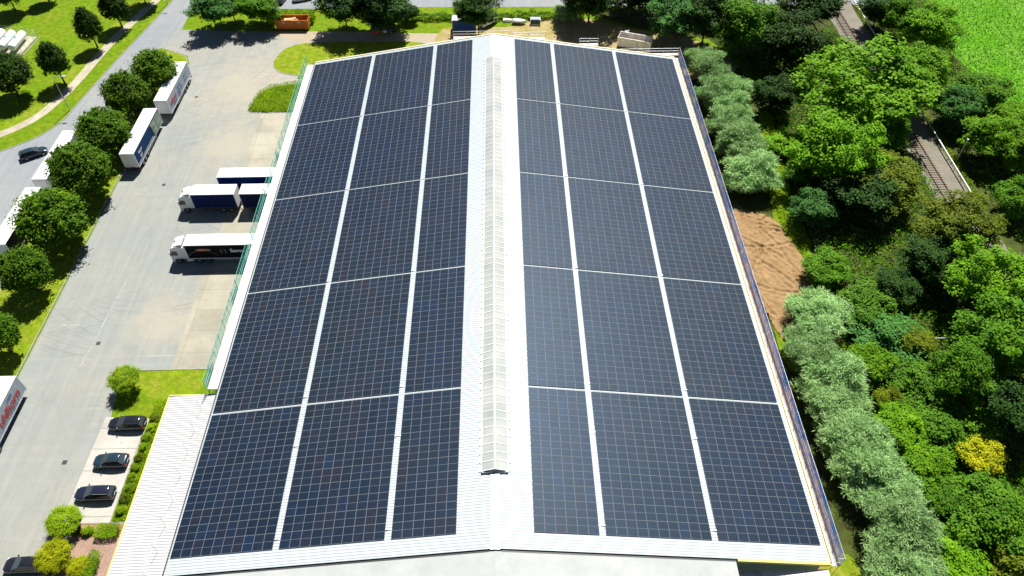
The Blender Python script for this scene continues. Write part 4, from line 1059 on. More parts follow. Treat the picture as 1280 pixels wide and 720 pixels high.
bo = thing('covered_boat', 'small white covered boat on a trailer beyond the ridge', 'boat', (3.6, 155.3, 0), -.15); bo.scale = (.85, 1, .8)
rings = [[(x, -w_, z) for w_, z in ((hw, .95), (hw * .9, .7), (0, zk2), (-hw * .9, .7), (-hw, .95), (0, 1.15))] for x, hw, zk2 in ((0, .75, .5), (1.2, .85, .45), (2.4, .75, .5), (3.2, .4, .65), (3.6, .05, .9))]
MB().loft([[(x, y, z) for x, y, z in r] for r in rings]).build('hull', 'tarp_white', bo)
MB().box((-.2, -.5, .38), (4.2, -.42, .46)).box((-.2, .42, .38), (4.2, .5, .46)).build('trailer_frame', 'galv', bo)
for s in (-1, 1): wheel(bo, 1.2, s * .8, .28, .16, s)
ws = thing('waste_bin', 'small grey open-fronted waste container on dry ground', 'waste container', (7.6, 153.9, 0), -.05)
MB().box((0, 0, .08), (2.2, 1.5, .16)).box((0, 1.44, .16), (2.2, 1.5, 1.3)).box((0, 0, .16), (.06, 1.44, 1.3)).box((2.14, 0, .16), (2.2, 1.44, 1.3)).box((0, .003, .16), (2.2, .06, .35)).build('body', 'galv', ws)
MB().add([(-.04, .5, 1.28), (2.24, .5, 1.28), (2.24, 1.54, 1.36), (-.04, 1.54, 1.36)], [(0, 1, 2, 3)]).build('lid', 'side_white', ws, fix=False)
pl = MB().box((0, 0, 0), (1.9, .9, .5)).box((.1, .1, .503), (1.8, .8, .62)).build('pallet_stack', 'dirty_white', None, (1.5, 155.6, 0), bevel=.03)
tag(pl, 'low stack of pale pallets between the tree and the white boat', 'pallets')

# gas tanks inside a fence
GT = 'white gas tanks inside the fence'
for k, (x, y, lab) in enumerate(((-103.9, 148.6, 'white horizontal gas tank closest to the conical trees'), (-106.3, 149.0, 'white horizontal gas tank in the middle of the three'), (-108.8, 149.6, 'white horizontal gas tank cut off by the edge of the picture'))):
    t = thing('gas_tank', lab, 'tank', (x, y - 2.6, 0), 0, GT)
    r = .82; rings = []; n = 18
    for q in range(6): a = PI / 2 * q / 5; rings.append((-.5 * math.cos(a), r * max(.02, math.sin(a))))
    rings += [(5.6 + .5 * math.sin(PI / 2 * q / 5), r * max(.02, math.cos(PI / 2 * q / 5))) for q in range(6)]
    MB().loft([[(rr2 * math.cos(2 * PI * j / n), yy, 1.25 + rr2 * math.sin(2 * PI * j / n)) for j in range(n)] for yy, rr2 in rings]).build('body', 'tank', t)
    for yy in (1.0, 4.4): MB().box((-.6, yy, 0), (.6, yy + .25, .72)).build('saddle', 'kerb', t)
    MB().tube((0, 2.8, 1.9), (0, 2.8, 2.25), .25, n=12).build('valve_cover', 'teal', t)
sheet_poly('gravel', [(-102.1, 144.6), (-101.6, 152.4), (-113, 155.2), (-113, 146.6)], 'slab', 8 * E_)
ft = thing('wire_fence', 'pale wire mesh fence round the white gas tanks', 'fence', (-102, 145, 0))
pts = [(-.2, -.8), (.5, 7.6), (-11, 10.4)]
for a, b in zip(pts[:-1], pts[1:]):
    n = 5
    for k in range(n + 1):
        x = a[0] + (b[0] - a[0]) * k / n; y = a[1] + (b[1] - a[1]) * k / n
        MB().tube((x, y, 0), (x, y, 1.8), .035, n=6).build('post', 'fence', ft)
    for z in (.1, .5, .9, 1.3, 1.75): MB().tube((a[0], a[1], z), (b[0], b[1], z), .013, n=5).build('wire', 'fence', ft)
strip_box('kerb', [(-101.5, 144.2), (-101.0, 152.2)], .2, 0, .1, 'kerb')

# street lamps
def lamp(label, loc, rz):
    t = thing('street_lamp', label, 'street lamp', loc, rz)
    MB().tube((0, 0, 0), (0, 0, 6.3), .085, .06, n=10).build('post', 'mast', t)
    mb = MB(); pv = Vector((0, 0, 6.3))
    for k in range(1, 9):
        a = PI / 2 * k / 8; q = Vector((1.1 - 1.1 * math.cos(a), 0, 6.3 + 1.0 * math.sin(a))); mb.tube(pv, q, .05, n=8); pv = q
    mb.tube(pv, (1.7, 0, 7.28), .045, n=8).build('arm', 'mast', t)
    MB().loft([[(x, -q, 7.25), (x, q, 7.25), (x, q * .7, 7.25 + h2), (x, -q * .7, 7.25 + h2)] for x, q, h2 in ((1.55, .09, .08), (1.75, .18, .15), (2.2, .17, .14), (2.45, .08, .06))]).build('lantern', 'white', t)
    MB().box((-.14, -.14, 0), (.14, .14, .06)).build('base_plate', 'mast', t)
lamp('curved grey street lamp between the footpath and the road', (-83.7, 124.2, 0), .15)
lamp('curved grey street lamp at the far end of the road verge', (-77.0, 166.6, 0), .1)

# ------------------------------------------------------------------ railway
rt = thing('railway_track', 'single rusty railway track running through the trees', 'railway track', (76.6, 100, 0), -math.radians(.8))
for x in (-.72, .72):
    MB().box((x - .035, -150, .15), (x + .035, 180, .28)).box((x - .07, -150, .122), (x + .07, 180, .148)).build('rail', 'rust', rt)
sm = MB().box((-1.25, -.11, .03), (1.25, .11, .12)).build('sleeper', 'sleeper', rt, (0, -14, 0)); rest = MB()
y = -150
cnt = 0
while y < 180:
    if -13.4 < y < 18 or 47 < y < 70:
        o = sm.copy(); COL.objects.link(o); o.parent = rt; o.location = (random.uniform(-.04, .04), y, 0); cnt += 1
    elif abs(y + 14) > .3: rest.box((-1.25, y - .11, .03), (1.25, y + .11, .12))
    y += .65
tag(rest.build('sleepers', 'sleeper', rt), kind='stuff')
pr = thing('pipe_railing', 'long pale pipe railing on low posts beside the railway', 'railing', (80.1, 92, 0), -math.radians(1.9))
mb = MB(); mb.tube((0, -1, .95), (.0, 29, .95), .12, n=10).build('pipe', 'pipe', pr)
MB().tube((0, 29, .95), (0, 72, .95), .12, n=10).build('pipe', 'pipe', pr)
for k in range(24): MB().tube((0, k * 3, 0), (0, k * 3, .95), .06, n=8).build('post', 'galv', pr)
MB().tube((0, -1, .95), (-1.6, -3.4, .95), .12, n=10).build('pipe', 'pipe', pr)
lp = at(1188, 205, 0)
sg = thing('signal_post', 'thin pale signal post beside the railway railing', 'post', (lp.x + 1.2, lp.y + .6, 0))
MB().tube((0, 0, 0), (0, 0, 4.6), .06, n=8).build('post', 'pipe', sg)
MB().tube((0, 0, 4.6), (0, 0, 4.95), .16, n=10).build('signal_head', 'pipe', sg)

# ------------------------------------------------------------------ foliage
def quads_mesh(name, cen, nor, tang, ln, wd, mats=None):
    n = len(cen)
    b = np.cross(nor, tang); b /= np.linalg.norm(b, axis=1)[:, None] + 1e-9
    t = np.cross(b, nor); t /= np.linalg.norm(t, axis=1)[:, None] + 1e-9
    L = ln[:, None] / 2; W = wd[:, None] / 2
    v = np.empty((n, 4, 3)); v[:, 0] = cen - t * L; v[:, 1] = cen + b * W - t * L * .1; v[:, 2] = cen + t * L; v[:, 3] = cen - b * W - t * L * .1
    me = bpy.data.meshes.new(name); me.vertices.add(n * 4); me.loops.add(n * 4); me.polygons.add(n)
    me.vertices.foreach_set('co', v.reshape(-1)); me.loops.foreach_set('vertex_index', np.arange(n * 4))
    me.polygons.foreach_set('loop_start', np.arange(0, n * 4, 4)); me.polygons.foreach_set('loop_total', np.full(n, 4))
    me.update(calc_edges=True)
    return me
def unit(v): return v / (np.linalg.norm(v, axis=1)[:, None] + 1e-9)

def crown(seed, blobs, leaves, leaf=.3, aspect=.6, nclump=26, flat=.5, spray=False, spread=.16, jit=.45):
    """blobs: (x,y,z,r,squash); each gets leaf clumps on its shell"""
    rng = np.random.RandomState(seed); C_, N_, T_, S_ = [], [], [], []
    tot = sum(b[3] ** 2 for b in blobs)
    for (bx, by, bz, br, sq) in blobs:
        n = int(leaves * br * br / tot); k = max(6, int(nclump * max(1, (br / .25) ** 2)))
        cd = unit(rng.normal(size=(k, 3))); cd[:, 2] = np.where(rng.rand(k) < .45, np.abs(cd[:, 2]), cd[:, 2])
        cr = rng.uniform(.78, 1.08, k); who = rng.randint(0, k, n)
        d = cd[who] * cr[who][:, None] + rng.normal(size=(n, 3)) * spread * 1.25
        loose = rng.rand(n) < .25
        dl = unit(rng.normal(size=(n, 3))) * (rng.rand(n) ** .35)[:, None] * .98
        d[loose] = dl[loose]
        p = d * np.array([br, br, br * sq])
        out = unit(p + np.array([0, 0, .25 * br]))
        nor = unit(out * .75 + np.array([0, 0, flat]) + rng.normal(size=(n, 3)) * jit)
        tg = unit(rng.normal(size=(n, 3)) + (out * 1.6 + np.array([0, 0, .5]) if spray else 0))
        if spray: nor = unit(np.cross(tg, rng.normal(size=(n, 3))) + np.array([0, 0, .35]))
        C_.append(p + np.array([bx, by, bz])); N_.append(nor); T_.append(tg); S_.append(rng.uniform(.7, 1.3, n) * leaf)
    c = np.concatenate(C_); s = np.concatenate(S_)
    return quads_mesh('crown', c, np.concatenate(N_), np.concatenate(T_), s * (1.9 if spray else 1), s * aspect)

def blobs_ovoid(seed, nb, taper=.0, rb=.30, low=-.85, core=.78):
    """unit-radius crown centred at 0: one core and many small lobes on its skin"""
    rng = np.random.RandomState(seed); out = [(0, 0, -.04 if taper > .5 else 0, core if taper < .5 else core * .85, 1.0)]
    for k in range(nb):
        z = low + (1 - low) * (k + .5) / nb; a = k * 2.399963 + rng.uniform(-.3, .3)
        w_ = math.sqrt(max(0, 1 - z * z)) * (1 - taper * (z + 1) / 2 * .9)
        r = rng.uniform(.8, 1.2) * rb; f = rng.uniform(.66, .84)
        out.append((w_ * f * math.cos(a), w_ * f * math.sin(a), z * f, r, 1))
    return out
def blobs_open(seed, nb, rb=.33, top=.2):
    rng = np.random.RandomState(seed); out = [(0, 0, -.05, .55, .9)]
    while len(out) < nb:
        d = rng.normal(size=3); d /= np.linalg.norm(d); d *= rng.uniform(.45, .84)
        if d[2] < -.62: continue
        if any((d[0] - o[0]) ** 2 + (d[1] - o[1]) ** 2 + (d[2] - o[2]) ** 2 < (rb * .8) ** 2 for o in out[1:]): 
            if rng.rand() < .8: continue
        out.append((d[0], d[1], d[2], rng.uniform(.7, 1.25) * rb, rng.uniform(.6, .85)))
    return out
CR = {}
for k in range(3):
    CR['linden', k] = crown(10 + k, blobs_ovoid(20 + k, 80, .30, .19, -.85, .82), 28000, .060, .75, 9, .6, spread=.09)
    CR['conic', k] = crown(15 + k, blobs_ovoid(30 + k, 60, .78, .20), 21000, .065, .75, 9, .5, spread=.10)
    CR['broad', k] = crown(40 + k, blobs_open(41 + k, 34, .28), 20000, .068, .7, 18, .7)
    CR['open', k] = crown(60 + k, blobs_open(61 + k, 44, .21), 22000, .055, .7, 16, .8)
    CR['willow', k] = crown(80 + k, blobs_open(81 + k, 30, .29), 22000, .075, .26, 20, .4, True, .17)
    CR['bush', k] = crown(100 + k, blobs_open(101 + k, 22, .31), 12000, .085, .6, 14, .6)
    CR['ball', k] = crown(120 + k, blobs_ovoid(121 + k, 90, 0, .15, -.85, .93), 40000, .050, .7, 9, .4, spread=.07, jit=.35)

def trunk_mesh(seed, h, rz, rx, nb=6, r=.2):
    rng = random.Random(seed); mb = MB(); p = Vector((0, 0, 0)); n = 5
    top = h - rz * .9
    pts = [p]
    for k in range(1, n + 1):
        pts.append(Vector((rng.uniform(-.05, .05) * k * rx * .12, rng.uniform(-.05, .05) * k * rx * .12, top * k / n)))
    for k in range(n): mb.tube(pts[k], pts[k + 1], r * (1.25 if k == 0 else 1 - .11 * k), r * (1 - .11 * (k + 1)), n=8)
    for k in range(nb):
        a = 2 * PI * k / nb + rng.uniform(-.4, .4); s = pts[rng.randint(n - 2, n)]
        e = Vector((math.cos(a) * rx * rng.uniform(.4, .7), math.sin(a) * rx * rng.uniform(.4, .7), h - rz * rng.uniform(.3, 1.3)))
        m = s.lerp(e, .5) + Vector((0, 0, -.06 * h * rng.random()))
        mb.tube(s, m, r * .5, r * .36, n=6).tube(m, e, r * .36, r * .1, n=6)
        for q in range(2):
            e2 = e.lerp(m, .3) + Vector((rng.uniform(-.3, .3) * rx, rng.uniform(-.3, .3) * rx, rng.uniform(.05, .3) * rz)); mb.tube(m.lerp(e, .4), e2, r * .2, r * .06, n=5)
    return mb

cnt_t = [0]
def plant(kind, u, v, rpx, h, clear, mat, label, cat='tree', group=None, name=None, rxy=1.0, trunk=True):
    """crown seen at photo pixel (u, v), rpx wide, total height h, first leaves at 'clear'"""
    zc = (h + clear) / 2; p = at(u, v, zc); R = rpx * mpp(p)
    k = cnt_t[0]; cnt_t[0] += 1
    rng = random.Random(k * 13 + 5)
    me = CR[kind, k % 3]; rz = (h - clear) / 2
    if len(me.materials) == 0: me.materials.append(M[mat])
    nm = name or {'linden': 'linden_tree', 'conic': 'conical_tree', 'broad': 'broadleaf_tree', 'open': 'broadleaf_tree', 'willow': 'willow_shrub', 'bush': 'bush', 'ball': 'clipped_bush'}[kind]
    def cr(parent, nme, loc):
        o = bpy.data.objects.new(nme, me); COL.objects.link(o)
        o.material_slots[0].link = 'OBJECT'; o.material_slots[0].material = M[mat]
        o.location = loc; o.scale = (R * rxy, R, rz); o.rotation_euler = (0, 0, rng.uniform(0, 2 * PI) if rxy == 1 else 0)
        if parent: o.parent = parent
        return o
    if not trunk:
        return tag(cr(None, nm, (p.x, p.y, zc)), label, cat, group)
    t = thing(nm, label, cat, (p.x, p.y, 0), 0, group)
    cr(t, 'crown', (0, 0, zc))
    trunk_mesh(k, h * .92, rz, R * .8, 7 if kind in ('open', 'broad') else 5, max(.07, h * .018)).build('trunk', 'bark', t)
    return t

# trees on the island between yard and road
GI = 'trees on the strip between yard and road'
for u, v, r, h, lab in ((192, 87, 31, 9.2, 'dense rounded tree behind the farthest lettered trailer'), (157, 116, 32, 10, 'dark rounded tree beside the trailer with red lettering'),
                        (128, 163, 37, 9.6, 'rounded tree next to the blue-sided trailer'), (98, 211, 42, 10.4, 'large rounded tree over the plain white road trailer'),
                        (63, 271, 47, 10.4, 'largest rounded tree standing between two road trailers'), (28, 337, 35, 8.4, 'smaller rounded tree at the kerb bend by the road'),
                        (-6, 415, 29, 8.0, 'rounded tree cut off at the picture edge near the uhlhorn trailer')):
    plant('linden', u, v, r, h, 1.3, 'L_linden', lab, group=GI)
GF = 'dark trees along the footpath'
for u, v, r, h, k, lab in ((65, 73, 25, 9.6, 'conic', 'dark conical tree beside the curved street lamp'), (108, 29, 22, 9.6, 'conic', 'dark conical tree second along the footpath from the lamp'),
                           (140, 4, 24, 9.6, 'conic', 'broad dark tree along the footpath near the far lamp'), (6, 90, 34, 9.2, 'linden', 'big dark round tree on the lawn by the gas tanks')):
    plant(k, u, v, r, h, 1.8, 'L_conic', lab, group=GF)
plant('conic', 48, -26, 22, 9, 1.8, 'L_conic', 'dark tree at the top edge whose shadow falls on the lawn', group=GF)
plant('linden', 5, -14, 26, 9, 1.8, 'L_conic', 'dark tree in the far lawn corner with a wide shadow', group=GF)
plant('linden', 172, -22, 26, 9, 1.8, 'L_conic', 'dark tree between the road and footpath at the far end', group=GF)
plant('broad', 262, 10, 30, 8.5, 1.6, 'L_teal', 'dark loose tree at the road corner of the yard', group='trees at the far end of the yard')
plant('broad', 287, 4, 20, 7.5, 1.2, 'L_dark', 'small dark tree squeezed between two larger ones at the yard end', group='trees at the far end of the yard')
plant('broad', 321, 6, 30, 8.5, 1.6, 'L_mid', 'dark tree shading the yard beside the orange skip', group='trees at the far end of the yard')
plant('broad', 428, 5, 34, 11, 1.2, 'L_dark', 'wide dark tree just beyond the orange skip', group='trees at the far end of the yard')
plant('broad', 478, 3, 40, 12, 1.4, 'L_dark', 'tall dark tree overhanging the navy tractor unit', group='trees at the far end of the yard')
plant('bush', 512, 14, 14, 4.2, .2, 'L_dark', 'dark bush at the edge of the bright grass band', 'bush', trunk=False)
plant('broad', 597, 12, 32, 9.5, 2.2, 'L_conic', 'round dark tree above the blue container', group='trees at the far end of the yard')

# hedge bed and hedges
def leaf_mass(name, pts, h, n, size, mat, label=None, cat=None, seed=1, lump=.35, kind=None, base=0.0, group=None):
    rng = np.random.RandomState(seed); P = np.array([(p[0], p[1]) for p in pts]); lo, hi = P.min(0), P.max(0)
    def inside(q):
        c = np.zeros(len(q), bool); j = len(P) - 1
        for i in range(len(P)):
            cond = (P[i, 1] > q[:, 1]) != (P[j, 1] > q[:, 1])
            with np.errstate(divide='ignore', invalid='ignore'):
                xx = (P[j, 0] - P[i, 0]) * (q[:, 1] - P[i, 1]) / (P[j, 1] - P[i, 1] + 1e-12) + P[i, 0]
            c ^= cond & (q[:, 0] < xx); j = i
        return c
    q = rng.rand(int(n * 3), 2) * (hi - lo) + lo; q = q[inside(q)][:n]
    ph = rng.rand(14, 3) * 6.28; fr = rng.uniform(.5, 2.6, (14, 2))
    f = sum(np.sin(q[:, 0] * fr[i, 0] + ph[i, 0]) * np.sin(q[:, 1] * fr[i, 1] + ph[i, 1]) for i in range(14)) / 4
    top = np.clip(h * (1 + lump * f), .05, None)
    z = base + top * np.where(rng.rand(len(q)) < .6, rng.uniform(.8, 1.05, len(q)), rng.rand(len(q)))
    nor = unit(np.c_[rng.normal(size=(len(q), 2)) * .6, np.full(len(q), .8)]); tg = unit(rng.normal(size=(len(q), 3)))
    s = rng.uniform(.6, 1.4, len(q)) * size
    me = quads_mesh(name, np.c_[q, z], nor, tg, s, s * .65); me.materials.append(M[mat])
    o = bpy.data.objects.new(name, me); COL.objects.link(o)
    return tag(o, label, cat, group, kind)
b2i = [(x * .985 - .65, y * .995 + .62) for x, y in b2]
leaf_mass('low_hedge', [p for p in b2 if True], .8, 17000, .16, 'L_lime', 'low clipped green hedge filling the rounded bed beside the docks', 'hedge', 3, .18)
leaf_mass('hedge', [(-52, 156.6), (-41, 156.2), (-41, 160), (-52, 160.4)], 1.6, 5200, .3, 'L_hedge', 'bright green hedge right behind the orange skip', 'hedge', 4, .2)
leaf_mass('hedge', [(-30, 157.2), (-10, 156.6), (8, 156.4), (20, 156.8), (20, 158.4), (-10, 158.3), (-30, 158.9)], 1.1, 7500, .3, 'L_mid', 'long low ragged hedge between dry ground and the bright grass band', 'hedge', 5, .5)
plant('bush', 706, 15, 17, 3.2, .1, 'L_pale', 'pale rounded bush at the end of the far hedge', 'bush', trunk=False)
# lollipop bushes near the car pad
GB = 'clipped bushes by the paved bays'
plant('ball', 155, 473, 20, 3.5, 1.2, 'L_lime', 'lime-green round-headed tree casting an oval shadow on the grass', group=GB, name='lollipop_tree')
plant('ball', 80, 651, 22.5, 3.0, .5, 'L_lime', 'round lime-green bush at the corner of the brick path', 'bush', GB)
plant('ball', 67, 695, 22.5, 2.6, .4, 'L_golden', 'golden-green round bush next to the black car', 'bush', GB)
plant('ball', 98, 708, 14, 1.7, .2, 'L_golden', 'small golden bush against the clipped hedge', 'bush', GB, trunk=False)
leaf_mass('hedge', [(-46.9, 35.3), (-45.9, 35.0), (-45.7, 33.0), (-46.3, 30.5), (-47.4, 30.5), (-47.2, 33.5)], 1.15, 4200, .11, 'L_hedge', 'narrow clipped hedge along the brick path', 'hedge', 7, .08)
leaf_mass('hedge', [(-47.4, 38.5), (-44.8, 38.4), (-44.8, 36.9), (-46, 36.6), (-47.5, 36.8)], .9, 3600, .11, 'L_hedge', 'small curved hedge block between the brick path and the lean-to', 'hedge', 8, .1)
for k, (x, y, r, h, lab) in enumerate(((-48.6, 37.7, .75, .9, 'little green shrub beside the curved hedge block'), (-50.0, 37.9, .6, .7, 'little olive shrub beside the round lime bush'))):
    o = bpy.data.objects.new('shrub', CR['bush', k]); COL.objects.link(o); CR['bush', k].materials.append(M['L_hedge']) if len(CR['bush', k].materials) == 0 else None
    o.material_slots[0].link = 'OBJECT'; o.material_slots[0].material = M['L_hedge' if k == 0 else 'L_olive']; o.location = (x, y, h * .45); o.scale = (r, r, h * .6)
    tag(o, lab, 'shrub')
words = ['first', 'second', 'third', 'fourth', 'fifth', 'sixth', 'seventh', 'eighth', 'ninth', 'tenth']
for k in range(10):
    y = 40.2 + k * 1.42; x = -45.5 + random.uniform(-.15, .15); me = CR['bush', k % 3]
    o = bpy.data.objects.new('shrub', me); COL.objects.link(o)
    if len(me.materials) == 0: me.materials.append(M['L_hedge'])
    m = ['L_lime', 'L_olive', 'L_hedge', 'L_lime'][k % 4]
    o.material_slots[0].link = 'OBJECT'; o.material_slots[0].material = M[m]
    o.location = (x, y, .4); o.scale = (random.uniform(.65, .85), random.uniform(.6, .85), random.uniform(.5, .7)); o.rotation_euler = (0, 0, k * 1.3)
    tag(o, f"{words[k]} low shrub from the brick path in the strip by the lean-to", 'shrub', 'low shrubs between the paved bays and the lean-to')
leaf_mass('ground_cover', [(-46.3, 39), (-44.7, 39), (-44.6, 56), (-46, 56)], .3, 7000, .13, 'L_lime', seed=9, kind='stuff')

# pale willow shrubs beside the roof
GU = 'pale shrubs beside the far half of the roof'
pw = [(885, 78, 26, 'first'), (896, 94, 25, 'second'), (899, 115, 25, 'third'), (924, 114, 23, 'fourth'), (917, 134, 25, 'fifth'), (916, 153, 27, 'sixth'), (928, 177, 32, 'seventh'), (941, 215, 36, 'eighth')]
for u, v, r, o_ in pw:
    plant('willow', u - 3, v, r * 1.06, 5.2 + r * .03, .3, 'L_pale', f"{o_} pale grey-green willow shrub from the far roof corner, upper clump", 'shrub', GU)
GL = 'pale shrubs beside the near half of the roof'
pl_ = [(1028, 393, 38), (1021, 438, 37), (1046, 474, 42), (1046, 500, 40), (1066, 536, 45), (1088, 572, 43), (1112, 607, 45), (1127, 640, 43), (1138, 670, 45), (1132, 704, 50), (1148, 745, 50)]
for k, (u, v, r) in enumerate(pl_):
    plant('willow', u - 6, v, r * 1.06, 5.0 + (k % 3) * .5, .2, 'L_pale', f"{(words + ['eleventh'])[k]} pale willow shrub from the bare soil in the long near row", 'shrub', GL)

# woodland: kind, u, v, rpx, h, clear, material, label
GW = 'woodland trees beside the railway'
wood = [
    ('open', 1100, 166, 36, 9.5, 1.2, 'L_mid', 'thin-crowned green tree drooping over the railway below the huge tree'),
    ('open', 1080, 108, 88, 18, 1.5, 'L_bright', 'huge bright green tree with visible limbs leaning over the railway'),
    ('open', 1050, 182, 64, 15, 1.5, 'L_bright', 'mid-green tree in front of the huge bright tree'),
    ('open', 1140, 88, 46, 13, 3, 'L_bright', 'bright tree beside the track between the huge tree and the field'),
    ('broad', 1166, 32, 36, 11, 1.5, 'L_bright', 'bright rounded tree against the crop field edge'),
    ('broad', 738, -6, 40, 12, 1, 'L_dark', 'very dark tree at the dry ground beyond the far gable'),
    ('broad', 790, -16, 42, 12, 1, 'L_dark', 'very dark tree right behind the dirty white skip'),
    ('broad', 850, 16, 40, 11, 1, 'L_teal', 'bluish dark tree beside the dirty white skip'),
    ('broad', 884, 22, 34, 12, 1, 'L_dark', 'dark tree above the pale upper shrub clump'),
    ('broad', 938, 28, 46, 13, 1, 'L_mid', 'mid-green crown among dark trees at the far woodland edge'),
    ('broad', 990, 50, 40, 13, 1, 'L_dark', 'dark tree tucked behind the huge bright tree'),
    ('broad', 1010, 6, 40, 12, 2, 'L_dark', 'dark tree with long bare limbs reaching to the railway'),
    ('broad', 968, 115, 28, 8, .6, 'L_dark', 'small dark tree in the shade between pale shrubs and huge tree'),
    ('broad', 1100, 10, 26, 9, 1, 'L_dark', 'dark tree across the railway at the far end'),
    ('broad', 1122, 20, 24, 9, 1, 'L_mid', 'green tree across the railway beside the pipe railing'),
    ('open', 1104, 228, 55, 9, .8, 'L_olive', 'olive spreading tree next to the railway bend'),
    ('broad', 1226, 116, 40, 9, 1, 'L_mid', 'mid-green tree on the field edge above the railway'),
    ('open', 1274, 154, 36, 9, 1, 'L_bright', 'bright tree at the picture edge by the crop field'),
    ('broad', 1196, 132, 30, 8, 1, 'L_teal', 'bluish green tree shading the railway bank'),
    ('open', 1243, 170, 40, 9, 1, 'L_bright', 'light crown overhanging the dark railway bank'),
    ('broad', 1285, 190, 36, 9, 1, 'L_bright', 'bright tree cut off at the edge above the railway'),
    ('broad', 1275, 246, 30, 7, .5, 'L_mid', 'lower green tree at the edge beside the olive tree'),
    ('open', 1200, 285, 56, 11, 1, 'L_olive', 'large olive tree over the railway cutting'),
    ('open', 1243, 343, 62, 12, 1.5, 'L_bright', 'large bright tree on the railway side of the dark hollow'),
    ('broad', 1165, 326, 38, 8, .8, 'L_dark', 'dark tree on the rim of the shaded hollow'),
    ('broad', 1258, 425, 58, 12, 1, 'L_mid', 'big green tree behind the bare leaning trunk'),
    ('broad', 1205, 470, 40, 9, .8, 'L_mid', 'rounded green tree beside the bare leaning trunk'),
    ('broad', 1268, 510, 44, 9, .8, 'L_dark', 'dark tree at the picture edge below the big green tree'),
    ('broad', 1018, 262, 30, 6.5, .3, 'L_teal', 'bluish shrub tree beside the strip of long grass'),
    ('bush', 1034, 333, 32, 4.6, .2, 'L_mid', 'round green bush at the edge of the bare soil'),
    ('broad', 1075, 238, 48, 9, .6, 'L_dark', 'dark tree beneath the huge bright tree'),
    ('bush', 1085, 382, 44, 4.4, .1, 'L_mid', 'wide green bush beyond the first near willow shrubs'),
    ('bush', 1112, 420, 44, 4.6, .1, 'L_teal', 'wide grey-green bush before the olive-brown shrub'),
    ('bush', 1140, 428, 28, 4.4, .1, 'L_olive', 'olive-brown shrub at the foot of the bare leaning trunk'),
    ('bush', 1092, 455, 34, 4.4, .1, 'L_bright', 'bright green bush behind the near willow row'),
    ('bush', 1112, 500, 20, 4.2, .1, 'L_olive', 'small dark-sided shrub behind the near willow row'),
    ('bush', 1152, 482, 46, 4.2, .1, 'L_mid', 'broad green bush in the middle of the thicket'),
    ('bush', 1122, 535, 38, 4.2, .1, 'L_bright', 'bright bush directly behind the middle willow shrubs'),
    ('bush', 1175, 535, 40, 4.0, .1, 'L_mid', 'green bush in front of the yellow flowering shrub'),
    ('bush', 1157, 588, 40, 4.0, .1, 'L_bright', 'bright bush between near willows and the yellow shrub'),
    ('bush', 1230, 572, 32, 4.6, .3, 'L_yellow', 'yellow flowering shrub in the green thicket'),
    ('broad', 1240, 645, 58, 6, .3, 'L_mid', 'large dark-green bush below the yellow shrub'),
    ('bush', 1180, 625, 36, 4.2, .1, 'L_mid', 'green bush beside the last near willow shrubs'),
    ('bush', 1200, 695, 46, 4.2, .1, 'L_bright', 'bright bush at the near corner of the thicket'),
    ('bush', 1268, 705, 40, 4.4, .1, 'L_olive', 'olive bush at the nearest picture corner'),
    ('bush', 978, 180, 24, 3.2, .1, 'L_bright', 'bright bush at the upper end of the long grass strip'),
    ('bush', 1003, 216, 24, 4.0, .1, 'L_mid', 'green bush beside the long grass strip'),
    ('bush', 1225, 520, 34, 4.6, .1, 'L_mid', 'green bush above the yellow flowering shrub'),
    ('broad', 1120, 360, 30, 6, .4, 'L_dark', 'dark shrub tree in the shaded hollow'),
]
for k, u, v, r, h, cl, m, lab in wood:
    plant(k, u, v, r, h, cl, m, lab, 'tree' if k != 'bush' else 'bush', GW if k != 'bush' else 'bushes in the woodland thicket', trunk=(k != 'bush'))
bl = MB(); rr = random.Random(21); base_ = at(1004, 22, 5)
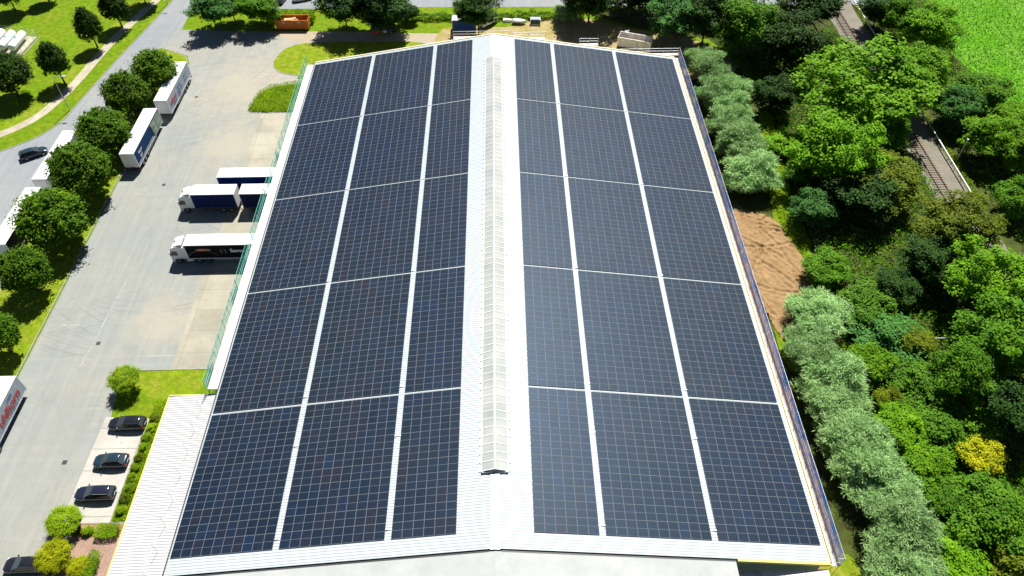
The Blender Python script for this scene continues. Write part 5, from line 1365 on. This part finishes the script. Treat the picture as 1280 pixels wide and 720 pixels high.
for (u, v, z) in ((1056, 12, 7), (1036, 34, 6), (1046, -8, 8), (1028, 48, 5), (1062, 2, 6.5)):
    e = at(u, v, z); m_ = base_.lerp(e, .5) + Vector((rr.uniform(-.6, .6), 0, 1.0))
    bl.tube(base_, m_, .26, .18, n=6).tube(m_, e, .18, .07, n=6)
    for q in range(3):
        st_ = m_.lerp(e, rr.uniform(.1, .8)); bl.tube(st_, st_ + Vector((rr.uniform(-.3, 1.6), rr.uniform(-1.5, 1.5), rr.uniform(.1, 1.2))), .09, .03, n=5)
tag(bl.build('bare_limbs', 'bark'), 'bare dark limbs reaching from the dark trees to the railway track', 'limbs')
# bare fallen trunk and limbs
mb = MB(); a = at(1152, 424, .5); b = at(1218, 421, 3.4)
mid = a.lerp(b, .5) + Vector((0, -.5, .6))
mb.tube(a, mid, .17, .15, n=8).tube(mid, b, .15, .06, n=8)
rr = random.Random(9)
for k in range(5):
    c = at(1128 + rr.uniform(0, 12), 398 + rr.uniform(0, 18), 2.2); mb.tube(a, c, .08, .03, n=6)
tag(mb.build('fallen_trunk', 'twig'), 'bare pale trunk leaning across the shaded hollow in the thicket', 'fallen trunk')

# undergrowth, crop, lawn tufts
leaf_mass('undergrowth', [(44, 24), (62, 24), (75, 60), (75, 150), (46, 150), (53, 120), (50.5, 95), (50, 80), (46, 66), (44.5, 50)], .9, 56000, .34, 'L_under', seed=11, kind='stuff', lump=.7)
leaf_mass('undergrowth', [(82.5, 20), (104, 20), (101, 60), (99, 113), (96, 140), (100, 165), (84.5, 165), (83.5, 110)], .9, 30000, .36, 'L_under', seed=12, kind='stuff', lump=.7)
leaf_mass('crop', [(98.6, 110), (96, 142), (103, 168), (150, 168), (140, 105), (100.5, 80)], .3, 34000, .34, 'L_crop', seed=13, kind='stuff', lump=.3)
leaf_mass('long_grass', [(52.6, 118), (50.4, 118.5), (48.2, 104), (46.8, 93), (46.2, 86), (48.2, 80), (50, 83.5), (50.0, 94)], .35, 6500, .22, 'L_lime', seed=14, kind='stuff', lump=.4)
0 and leaf_mass('long_grass', [(-30, 159.4), (20, 159), (20, 162), (-20, 163), (-30, 163)], .2, 6000, .3, 'L_lime', seed=15, kind='stuff', lump=.3)
leaf_mass('weeds', [(80.6, 93), (82.2, 93), (83.2, 160), (81.8, 160)], .3, 5500, .22, 'L_lime', seed=16, kind='stuff', lump=.5)
